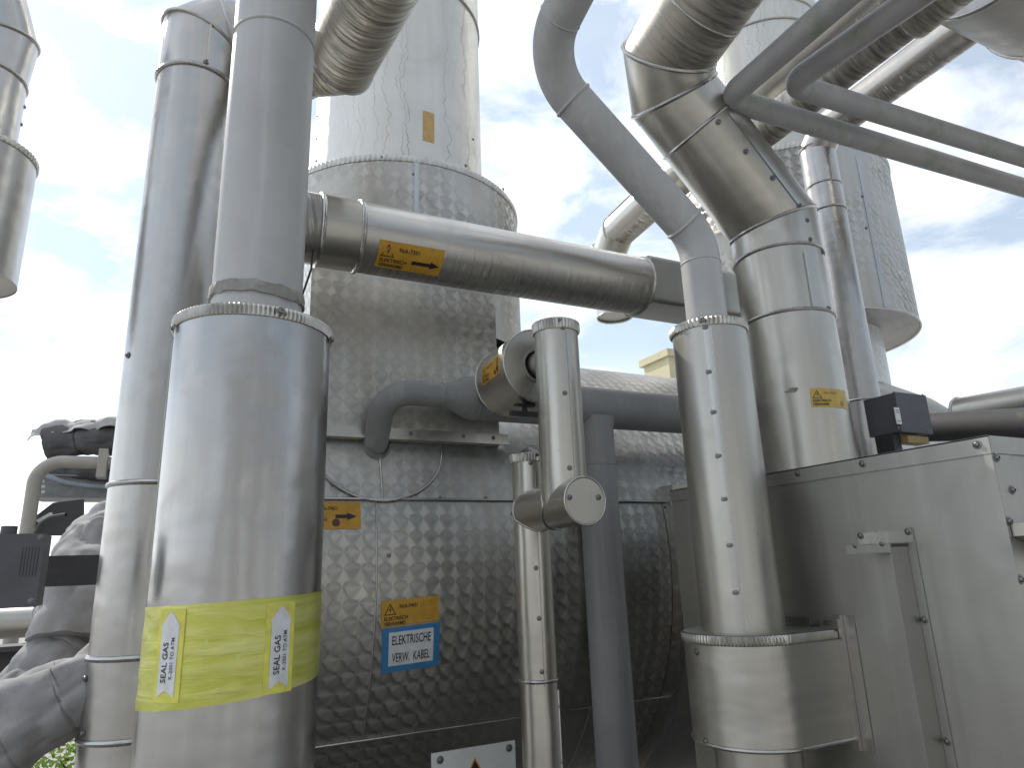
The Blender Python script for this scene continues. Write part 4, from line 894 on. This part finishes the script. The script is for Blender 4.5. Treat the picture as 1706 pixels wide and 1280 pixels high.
# lap with screws on the slanting run
dia = Cyl(d1, dd, dR); p = dia.hit(1354, 343); 
def alongstrip(parent, cyl, pxa, pxb, half, tt_, nm='lap_seam'):
    pa, na = cyl.hit(*pxa); pb, nb_ = cyl.hit(*pxb); L_ = (pb-pa).dot(cyl.a); return strip(parent, cyl, (pa, na), half, L_, tt_, nm)
alongstrip(t, dia, (1330, 340), (1190, 190), 0.004, 0.0035)
scr(t, Cyl(d1, dd, dR+0.001), [(1332, 342), (1288, 296), (1243, 252), (1197, 203)], 1.1)
alongstrip(t, dc, (1340, 420), (1378, 515), 0.003, 0.003); scr(t, dc, [(1345, 367), (1350, 399), (1371, 420), (1381, 514)], 1.0)
warn('warning_label', 'half-bleached orange label 96A-7302 on the big duct above the cabinet', dc.map(1386, 663, 'around', -0.03), 0.128, '96A-7302', 'ink', 'faded', dot=(0.055, -0.024, 0.012, 'inkf'), codeink='inkf')
f = dc.map(1322, 650); mb = MB(); vs = [(0.012*math.cos(a)*(1+0.25*math.sin(3*a)), 0.009*math.sin(a)*(1+0.2*math.cos(2*a))) for a in np.linspace(0, 2*PI, 24, endpoint=False)]
put2d(mb, f, vs, [list(range(24))], 0, 0, 0.0012); put2d(mb, f, [(x*0.9-0.014, y*0.5-0.003) for x, y in vs], [list(range(24))], 0, 0, 0.0010); mb.build('glue_remnant', 'tape', t)

# slim duct behind it turning towards the viewer overhead
nx, nR = vert(1338, 1402, 300, 2.72); nx = tuple(nx); nc = Cyl((nx[0], nx[1], 0), ZW, nR)
n1_ = pt(nx[0], nx[1], atY(1367, 232, nx[1])[2]); n3 = atX(1597, 52, nx[0]); n4 = n3+(n3-n1_)*((n3[1]-0.85)/(n1_[1]-n3[1]))
t = thing('slim_duct', 'slim steel-clad pipe beside the big duct, bending overhead behind the two grey tubes', 'pipe', (nx[0], nx[1], 0))
zl = [0.0, zf(nx, nR, 665), zf(nx, nR, 343), zf(nx, nR, 301), n1_[2]-0.07]
for i in range(4):
    vshell(t, nx, nR-(0.001 if i % 2 else 0), zl[i], zl[i+1], 'steel_a', 'cladding_section', 64)
    beadring(t, pt(nx[0], nx[1], zl[i+1]), ZW, ZW, nR, 0.005)
nd = nrm(n3-n1_); e1_ = pt(nx[0], nx[1], zl[-1]); e2_ = n1_+nd*0.07
mb = MB(); mb.tube([e1_, e2_, e2_+nd*0.001], nR, 64, ref=(1, 0, 0)); mb.build('elbow_section', 'steel_a', t)
mb = MB(); mb.tube([e2_+(n4-e2_)*k/12 for k in range(13)], nR, 64, ref=(0, 0, 1)); mb.build('cladding_section', 'steel_over', t)
beadring(t, e2_, nd, nrm(nd+nrm(e2_-e1_)), nR, 0.005)
p = nc.hit(1452, 672); strip(t, nc, p, 0.003, -0.5, 0.003); scr(t, nc, [(1458, 684)], 0.9)

# soiled overhead pipe
l1 = at(1282, 210, 2.2); l2 = atX(1515, 25, l1[0]); lr = 0.066; l0 = l1+nrm(l1-l2)*0.07
t = thing('overhead_pipe', 'soiled steel-clad pipe running overhead between the two grey tubes', 'pipe', l1)
ld = nrm(l2-l1); le = l2+ld*1.2
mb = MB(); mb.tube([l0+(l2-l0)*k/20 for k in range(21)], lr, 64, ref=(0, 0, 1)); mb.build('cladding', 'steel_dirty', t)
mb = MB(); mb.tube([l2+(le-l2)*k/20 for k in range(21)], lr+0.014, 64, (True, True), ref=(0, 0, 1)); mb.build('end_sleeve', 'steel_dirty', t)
beadring(t, l2, ld, ld, lr+0.006, 0.009)
mb = MB(); mb.tube([l0+ld*0.02, l0, l0-ld*0.05-ZW*0.05, pt(l0[0]-ld[0]*0.05, l0[1]-ld[1]*0.05, zcab+0.001)], lr, 64); mb.build('elbow_section', 'steel_a', t)

# clad vessel in the top right corner
vY = 0.80; vRR = 0.26; m_ = ray(1600, 57); m_ = m_[2]/m_[1]; vZ = 1.6+m_*vY+vRR*math.sqrt(1+m_*m_)
vx0 = atY(1535, 22, vY+vRR*m_/math.sqrt(1+m_*m_))[0]
t = thing('overhead_vessel', 'wide grey steel vessel overhead in the top right corner', 'vessel', (vx0, vY, vZ))
mb = MB(); mb.tube([pt(vx0, vY, vZ), pt(vx0+0.42, vY, vZ)], vRR, 96, (True, False)); mb.build('shell', 'steel_vessel', t)
mb = MB(); mb.tube([pt(vx0+0.42, vY, vZ), pt(vx0+2.0, vY, vZ)], vRR-0.008, 96, (False, True)); mb.build('shell', 'steel_vessel', t)
beadring(t, pt(vx0, vY, vZ), XW, XW, vRR, 0.008); beadring(t, pt(vx0+0.42, vY, vZ), XW, XW, vRR, 0.008)

# two bare grey tubes
def tube_run(lab, p1, up_, right_, r_):
    t = thing('overhead_tube', lab, 'tube', p1, 'grey tubes crossing overhead')
    u2 = p1+(up_-p1)*3.5; r2 = p1+(right_-p1)*4.0
    mb = MB(); mb.tube(bend([u2, p1, r2], 0.055, 14), r_, 40); mb.build('tube', 'moss', t)
    d = nrm(right_-p1); beadring(t, p1+d*0.062, d, d, r_-0.0008, 0.002, 'weld_bead', 'moss', 32); d = nrm(up_-p1); beadring(t, p1+d*0.062, d, d, r_-0.0008, 0.002, 'weld_bead', 'moss', 32)
q1_ = at(1212, 164, 1.8); tube_run('mossy grey tube bending at a sharp elbow beside the big mitred duct, nearer and lower', q1_, atX(1399, 0, q1_[0]), atY(1706, 313, q1_[1]), 0.0365)
q2_ = atZ(1316, 140, q1_[2]); tube_run('grey tube bending behind the mossy one, upper of the two', q2_, atX(1489, 20, q2_[0]), atY(1706, 262, q2_[1]), 0.0350)

# ================================================================== TANK SIGNS
warn('warning_label', 'orange label 96A-7401 with faint ring above the blue sign', tank_c.map(684, 1020, 'along', 0.045), 0.182, '96A-7401', ring=True)
f = tank_c.map(685, 1078, 'along', 0.045)
it = [('rect', 'text_panel', -0.071, -0.051, 0.071, 0.050, 'white')]
label('cable_sign', 'blue framed white sign reading ELEKTRISCHE VERW. KABEL on the tank', 'sign', f, 0.182, 0.140, 'blue', it+[('text', 'lettering', 'ELEKTRISCHE', -0.062, 0.012, 0.027, 0.124, 0.012, 'ink'), ('text', 'lettering', 'VERW.  KABEL', -0.060, -0.040, 0.027, 0.120, 0.012, 'ink')])
warn('warning_label', 'orange label with right arrow half hidden by the seal gas riser', tank_c.map(549, 859, 'along', 0.0), 0.19, '96A-7401', arrow=(0.018, -0.004, 0.068, 0), dot=(0.020, -0.024, 0.0125, 'brown'))
sY = 2.02; sp = Pl((0, sY, 0), XW, ZW); sl = atY(719, 1253, sY); sr = atY(858, 1238, sY); W_ = sr[0]-sl[0]; sc_ = pt((sl[0]+sr[0])/2, sY, (sl[2]+sr[2])/2-W_/2)
t = thing('hazard_sign', 'white plate with black and yellow warning triangle at the foot of the tank', 'sign', (sc_[0], sY, sc_[2]))
mb = MB(); mb.box((sl[0], sY, sc_[2]-W_/2), (sr[0], sY+0.004, sc_[2]+W_/2)); mb.build('plate', 'plate', t)
ft = lambda u, v, off=0.0: pt(sc_[0]+u, sY-off, sc_[2]+v)
apx = atY(793, 1262, sY)[2]-sc_[2]; hh = 0.17
for k, mat, off in ((1.0, 'orange', 0.001), (0.93, 'ink', 0.0018), (0.66, 'orange', 0.0026)):
    mb = MB(); c_ = apx-hh*2/3; vs = [(-hh*0.58*k, c_-hh/3*k), (hh*0.58*k, c_-hh/3*k), (0, c_+hh*2/3*k)]; put2d(mb, ft, vs, [[0, 1, 2]], 0, 0, off); mb.build('warning_triangle', mat, t)
scr(t, sp, [(733, 1267), (848, 1247)], 1.3)
mb = MB(); mb.box((sc_[0]-0.02, sY+0.0045, 0), (sc_[0]+0.02, sY+0.03, sc_[2]+W_*0.3)); mb.build('post', 'galv', t)

# ================================================================== RIGHT BACKGROUND
q = at(1515, 690, 2.05); jy = q[1]
fl = atY(1491, 654, jy); fr_ = atY(1541, 656, jy); fb = atY(1548, 722, jy)
t = thing('junction_box', 'dark square junction box with small pale sticker behind the cabinet top', 'junction box', (q[0], jy, q[2]))
mb = MB(); mb.box((fl[0], jy+0.008, fb[2]), (fr_[0], jy+0.11, fl[2])); mb.build('body', 'plastic', t)
mb = MB(); mb.box((fl[0]-0.002, jy, fb[2]-0.002), (fr_[0]+0.002, jy+0.0075, fl[2]+0.002)); mb.build('lid', 'plastic', t)
jf = Pl((0, jy, 0), XW, ZW); scr(t, jf, [(1488+6, 657), (1537, 659), (1497, 713), (1545, 718)], 0.6)
f = jf.map(1496, 693); mb = MB(); sheet(mb, f, -0.011, -0.026, 0.011, 0.026, 0.001, 2, 2); mb.build('sticker', 'plate', t)
mb = MB(); [put2d(mb, f, [(-0.008, 0.0), (0.007, 0.0), (0.007, 0.003), (-0.008, 0.003)], [[0, 1, 2, 3]], 0, v, 0.0018) for v in (0.016, 0.009, -0.018)]; mb.build('sticker_print', 'galv', t)
mb = MB(); mb.box((fl[0]-0.005, jy+0.03, zcab), (fl[0]+0.03, jy+0.09, fb[2]-0.001)); mb.build('stand', 'black', t)
q = atY(1525, 733, jy+0.02); mb = MB(); mb.box((q[0]-0.05, jy+0.01, q[2]-0.012), (q[0]+0.05, jy+0.05, q[2]+0.010)); mb.build('wedge_bracket', 'brass', t)
for nm, lab, a, b, r_, mat, D in (('lagged_pipe', 'dark lagged pipe sloping away behind the cabinet top', (1560, 712), (1706, 690), 0.062, 'bitumen', 2.9),):
    p1 = at(*a, D); p2 = atX(1712, 706, p1[0]); p2 = p2+(p2-p1)*4.5; p0_ = p1-(p2-p1)*0.15
    t = thing(nm, lab, 'pipe', p1); mb = MB(); mb.tube([p0_, p1, p2], r_, 48, (True, True)); mb.build('lagging', mat, t)
p1 = at(1600, 690, 3.5); p2 = atX(1712, 672, p1[0]); p2 = p2+(p2-p1)*4.0
t = thing('clad_pipe', 'pale steel-clad pipe with rounded end lying behind the dark lagged pipe', 'pipe', p1)
mb = MB(); mb.tube([p1+(p2-p1)*k/8 for k in range(9)], 0.085, 56, (True, True)); mb.build('cladding', 'steel_b', t); dq = nrm(p2-p1); beadring(t, p1, dq, dq, 0.085, 0.008)
p1 = at(1540, 690, 4.0); p2 = at(1598, 707, 4.0)
t = thing('clad_pipe', 'short tapering steel-clad pipe just right of the dark junction box', 'pipe', p1)
mb = MB(); mb.tube([p1-(p2-p1)*2, p1, p2], [0.12, 0.10, 0.05], 48, (True, True)); mb.build('cladding', 'steel_b', t)
# gooseneck vent beyond
gp = at(1014, 400, 4.6); gR = 0.125
t = thing('gooseneck_vent', 'downturned steel vent pipe hanging against the sky behind the cross pipe', 'vent', gp)
gz0 = atY(1014, 527, gp[1])[2]; gu = atX(1085, 335, gp[0]); gd = nrm(gu-gp); g0 = pt(gp[0], gp[1], gz0)
mb = MB(); mb.tube([g0, gp-ZW*0.10, gp+gd*0.12], gR, 56); mb.build('outlet', 'steel_b', t)
mb = MB(); mb.tube([gp+gd*0.12, gp+gd*2.4], gR, 56, (False, True)); mb.build('arm', 'steel_over', t)
beadring(t, gp-ZW*0.10, ZW, nrm(ZW+gd), gR, 0.01); beadring(t, gp+gd*0.12, gd, gd, gR, 0.01); beadring(t, g0, ZW, ZW, gR, 0.008)
mb = MB(); mb.face([(g0[0]+gR*0.98*math.cos(a), g0[1]+gR*0.98*math.sin(a), gz0+0.01) for a in np.linspace(2*PI, 0, 40, endpoint=False)]); mb.build('inner_shadow_plate', 'steel_vessel', t)
arm = Cyl(gp, gd, gR); alongstrip(t, arm, (1012, 358), (1046, 332), 0.006, 0.008)
# pale building far away
b0 = at(1118, 640, 16); b1 = at(1160, 592, 16)
t = thing('plant_building', 'cream rendered building corner far beyond the grey header', 'building', (b0[0], b0[1], 0))
mb = MB(); mb.box((b0[0], b0[1], 0), (b0[0]+6, b0[1]+1.0, b1[2])); mb.build('wall', 'cream', t)
mb = MB(); mb.box((b0[0]-0.08, b0[1]-0.08, b1[2]), (b0[0]+6.1, b0[1]+1.1, b1[2]+0.18)); mb.build('roof_edge', 'cream', t)

# ================================================================== LOWER LEFT GROUP
jy = at(40, 950, 1.35)[1]
jl = atY(-60, 888, jy); jr = atY(75, 890, jy); jb = atY(64, 1011, jy)
t = thing('junction_box', 'dark grey terminal box with engraved lines at the left edge', 'junction box', (jr[0], jy, jr[2]))
mb = MB(); mb.box((jl[0], jy+0.007, jb[2]), (jr[0], jy+0.09, jr[2])); mb.build('body', 'plastic', t)
mb = MB(); mb.box((jl[0]-0.001, jy, jb[2]-0.001), (jr[0]+0.001, jy+0.0065, jr[2]+0.001)); mb.build('lid', 'plastic', t)
jf = Pl((0, jy, 0), XW, ZW); f = jf.map(49, 936); mb = MB()
for i in range(6): put2d(mb, f, [(-0.0008, -0.028), (0.0008, -0.028), (0.0008, 0.028), (-0.0008, 0.028)], [[0, 1, 2, 3]], -0.013+i*0.0052, 0, 0.0006)
mb.build('engraved_lines', 'black', t); scr(t, jf, [(68, 896), (52, 1002)], 0.7)
gl = [q for q in (Pl((0, jy+0.05, jr[2]), XW, ZW),)]
mb = MB(); q = atY(15, 884, jy+0.04); mb.tube([q+pt(0, 0, -0.02), q+pt(0, 0, 0.008)], 0.014, 20, (True, True)); mb.build('cable_gland', 'plastic', t)
# black strut
p1 = at(62, 951, 1.9); sy = p1[1]; p2 = atY(156, 950, sy); hz = abs(atY(100, 925, sy)[2]-atY(100, 976, sy)[2])/2
t = thing('support_strut', 'flat black steel bar between terminal box and slim riser', 'bar', p1)
mb = MB(); mb.box((p1[0]-0.02, sy, p2[2]-hz), (p2[0]+0.08, sy+0.05, p2[2]+hz)); mb.build('bar', 'black', t)
# jackets -----------------------------------------------------------------
def jacket(mb, path, R, seed, amp=0.24, seg=96, folds=4):
    P_ = bend(path, 0.12, 14); rows, ls, Rs = sweep(dense(P_), R, seg, None); c = dense(P_); n = len(rows); L_ = 0
    out_ = []
    for i, row in enumerate(rows):
        q = []
        for j, p in enumerate(row):
            o = p-c[i]; k = mnoise.noise((p[0]*7+seed, p[1]*7, p[2]*7))*amp+mnoise.noise((p[0]*16+seed, p[1]*16, p[2]*16))*amp*0.4
            fold = -abs(math.sin(i*folds/n*PI+mnoise.noise((p[0]*5, p[1]*5, p[2]*5+seed))*2.2))**10*0.05
            cr_ = -(1-abs(mnoise.noise((p[0]*8+seed, p[1]*8, p[2]*8+3))))**7*0.13-(1-abs(mnoise.noise((p[0]*15, p[1]*15+seed, p[2]*15))))**8*0.05
            q.append(c[i]+o*(1+k+fold+cr_))
        out_.append(q)
    mb.grid(out_, lambda i, j: (j*0.02, i*0.02), closed=True); mb.face(out_[0][::-1]); mb.face(out_[-1])
def dense(P_, step=0.018):
    out_ = [np.array(P_[0])]
    for a, b in zip(P_[:-1], P_[1:]):
        n = max(1, int(np.linalg.norm(np.array(b)-a)/step)); out_ += [np.array(a)+(np.array(b)-a)*k/n for k in range(1, n+1)]
    return out_
D0 = 2.35
mb = MB(); jacket(mb, [at(205, 870, 2.9), at(150, 905, 2.6), at(125, 990, 2.4), at(112, 1070, 2.35)], 0.115, 1.0)
tag(mb.build('insulation_jacket', 'cloth', None, 60), 'bulging grey cloth insulation jacket round the bend behind the black bar', 'jacket', 'grey insulation jackets')
mb = MB(); jacket(mb, [at(140, 1000, 2.5), at(95, 1095, 2.35), at(20, 1180, 2.2), at(-120, 1240, 2.15)], 0.112, 4.0)
tag(mb.build('insulation_jacket', 'cloth', None, 60), 'creased grey insulation jacket descending left below the terminal box', 'jacket', 'grey insulation jackets')
mb = MB(); jacket(mb, [at(215, 1100, 2.0), at(120, 1165, 1.95), at(20, 1215, 1.9), at(-120, 1275, 1.85)], 0.112, 8.0)
tag(mb.build('insulation_jacket', 'cloth', None, 60), 'lowest and nearest grey insulation jacket at the bottom left', 'jacket', 'grey insulation jackets')
# pale pipe and channel under the box
t_ = at(20, 1038, 2.6); mb = MB(); mb.tube([t_-XW*0.7, t_+XW*0.12], 0.055, 40, (True, True)); tag(mb.build('clad_pipe', 'steel_b'), 'short pale steel pipe just below the terminal box', 'pipe')
t_ = at(20, 1100, 2.9); mb = MB(); mb.box(t_+pt(-0.8, 0, -0.09), t_+pt(0.14, 0.1, 0.03)); mb.box(t_+pt(-0.8, -0.05, 0.035), t_+pt(0.14, 0.1, 0.055)); tag(mb.build('channel_beam', 'bitumen'), 'brownish steel channel beam under the pale pipe at the left', 'beam')
# steel frame with bent rail
rl = 3.2; q0 = at(34, 960, rl); ry0 = q0[1]; q1 = atY(48, 768, ry0); q1 = pt(q0[0], ry0, q1[2]); q2 = atY(215, 767, ry0); q2 = pt(q2[0], ry0, q1[2])
t = thing('frame_rail', 'cream tubular guard rail bent over at the left beyond the terminal box', 'rail', q0)
mb = MB(); mb.tube(bend([pt(q0[0], ry0, 0.0), q1, q2], 0.11, 14), 0.030, 32); mb.build('rail', 'rail', t)
mb = MB(); q = atY(168, 770, ry0); mb.box(q+pt(-0.01, -0.05, -0.08), q+pt(0.03, 0.05, 0.06)); mb.build('bracket', 'rail', t)
p1 = at(60, 812, 3.35); ty = p1[1]; p2 = atY(190, 812, ty); zt2_ = atY(100, 794, ty)[2]; zb2_ = atY(100, 828, ty)[2]
t = thing('cable_tray', 'perforated steel cable tray behind the bent guard rail', 'cable tray', p1)
mb = MB(); mb.box((p1[0], ty, zb2_), (p2[0]+0.2, ty+0.012, zt2_)); mb.box((p1[0], ty-0.02, zt2_), (p2[0]+0.2, ty+0.2, zt2_+0.008)); mb.box((p1[0], ty-0.02, zb2_-0.008), (p2[0]+0.2, ty+0.2, zb2_)); mb.build('tray', 'galv', t)
mb = MB()
for i in range(3):
    for k in range(2): 
        u = atY(62+k*7, 802+i*9, ty-0.002); mb.box(u+pt(0, -0.001, -0.007), u+pt(0.014, 0.0, 0.007))
mb.build('slot', 'white', t)
mb = MB(); c = [atY(x, y, ty-0.05) for x, y in ((64, 787), (80, 794), (110, 804), (145, 809), (175, 811), (200, 812))]; mb.tube(c, 0.011, 16, (True, True)); tag(mb.build('cable', 'cable'), 'pale blue cable sagging along the cable tray', 'cable')
mb = MB(); c = [atY(x, y, ry0+0.05) for x, y in ((40, 893), (40, 875), (88, 838), (140, 832), (140, 893))]; mb.prism(c, (0, 0.012, 0)); 
gus = tag(mb.build('gusset_plate', 'bitumen'), 'dark sloping gusset plate with a slot beside the guard rail foot', 'plate')
mb = MB(); f = Pl((0, ry0+0.049, 0), XW, ZW).map(75, 862); put2d(mb, f, [(-0.03, -0.022), (-0.02, -0.026), (0.03, 0.012), (0.026, 0.022), (0.016, 0.022), (-0.034, -0.014)], [[0, 1, 2, 3, 4, 5]], 0, 0, 0.001); mb.build('slot', 'white', gus)
mb = MB(); c = [at(58, 892, 2.9), at(68, 872, 2.9), at(85, 862, 2.9), at(110, 858, 2.9)]; mb.tube(bend(c, 0.05, 6), 0.009, 12); tag(mb.build('cable', 'bitumen'), 'dark looped cable in front of the sloping gusset plate', 'cable')
# wrapped bundle under a sheet
w1 = at(70, 735, 3.4); w2 = at(220, 730, 3.4)
mb = MB(); jacket(mb, [at(90, 737, 3.4), at(140, 732, 3.4), at(230, 728, 3.4)], 0.10, 12.0, 0.22)
tag(mb.build('wrapped_bundle', 'darkcloth', None, 60), 'dark wrapped bundle resting above the bent guard rail', 'bundle')
mb = MB(); rows = []; ca, cb_ = at(84, 736, 3.4), at(235, 728, 3.4); dx_ = nrm(cb_-ca); nn_ = nrm(np.cross(dx_, ZW)); 
for k in range(23):
    a = math.radians(22+150*k/22); row = []
    for i in range(30):
        q = i/29; c_ = ca+(cb_-ca)*(q*1.12-0.12); R_ = 0.118+0.030*mnoise.noise((q*6, a*1.5, 4.4))+0.012*mnoise.noise((q*16, a*4, 1.4))-0.02*(1-q)*math.cos(a)**2
        if k in (0, 22): R_ += 0.03*mnoise.noise((q*13, 2.2, k*1.0))
        row.append(c_+nn_*(R_*math.cos(a))+ZW*(R_*math.sin(a)-0.035*max(0, 0.25-q)/0.25-0.01))
    rows.append(row)
mb.grid(rows, lambda i, j: (j*0.05, i*0.05)); inn = [[p-ZW*0.006 for p in r_] for r_ in rows]; mb.grid(inn, flip=True); mb.grid([inn[0], rows[0]]); mb.grid([rows[-1], inn[-1]])
tag(mb.build('cover_sheet', 'sheet', None, 50), 'pale crumpled sheet draped over the dark wrapped bundle', 'cover')
mb = MB(); jacket(mb, [at(75, 789, 3.45), at(120, 785, 3.45), at(220, 786, 3.45)], 0.06, 17.0, 0.2)
tag(mb.build('wrapped_bundle', 'darkcloth', None, 60), 'flatter dark wrapped bundle below the bent guard rail on the tray', 'bundle')
# shrub at the foot
rnd = random.Random(3); g0_ = at(95, 1262, 5.2)
t = thing('shrub', 'sunlit yellow-green leafy shrub glimpsed below the insulation jackets', 'shrub', (g0_[0], g0_[1], 0))
mb = MB()
for i in range(3600):
    c = pt(g0_[0]+rnd.gauss(0, 0.55), g0_[1]+rnd.gauss(0, 0.5), 0); hmax = 0.42+0.12*math.sin(c[0]*5)+0.1*math.cos(c[1]*6); c[2] = rnd.uniform(0.02, max(0.1, hmax))
    d = nrm((rnd.gauss(0, 1), rnd.gauss(0, 1), rnd.gauss(0.4, 0.6))); s_ = nrm(np.cross(d, (rnd.random(), rnd.random(), 0.3))); l_ = rnd.uniform(0.035, 0.07); n_ = np.cross(d, s_)
    mb.face([c, c+d*l_*0.5+s_*l_*0.28+n_*0.004, c+d*l_, c+d*l_*0.5-s_*l_*0.28+n_*0.004])
mb.build('foliage', 'leaf', t)
mb = MB()
for i in range(9):
    c = pt(g0_[0]+rnd.gauss(0, 0.4), g0_[1]+rnd.gauss(0, 0.35), 0); mb.tube([c, c+pt(rnd.gauss(0, .05), rnd.gauss(0, .05), 0.2), c+pt(rnd.gauss(0, .1), rnd.gauss(0, .1), 0.4)], [0.012, 0.009, 0.004], 8)
mb.build('stem', 'bark', t)
# unseen hall added behind the viewer to shape reflections in the cladding
t = thing('reflection_hall', 'long dark hall added out of view opposite the tank, for reflections', 'building', (2.0, -9.0, 0))
mb = MB(); mb.box((-9, -15, 0), (14, -9, 5.2)); mb.build('wall', 'hall', t)
mb = MB(); mb.box((-9.3, -15.3, 5.205), (14.3, -8.7, 5.5)); mb.build('roof', 'galv', t)
for x in (-6, -1, 4, 9):
    mb = MB(); mb.box((x, -8.995, 0.0), (x+1.6, -8.95, 3.0)); mb.build('door', 'white', t)
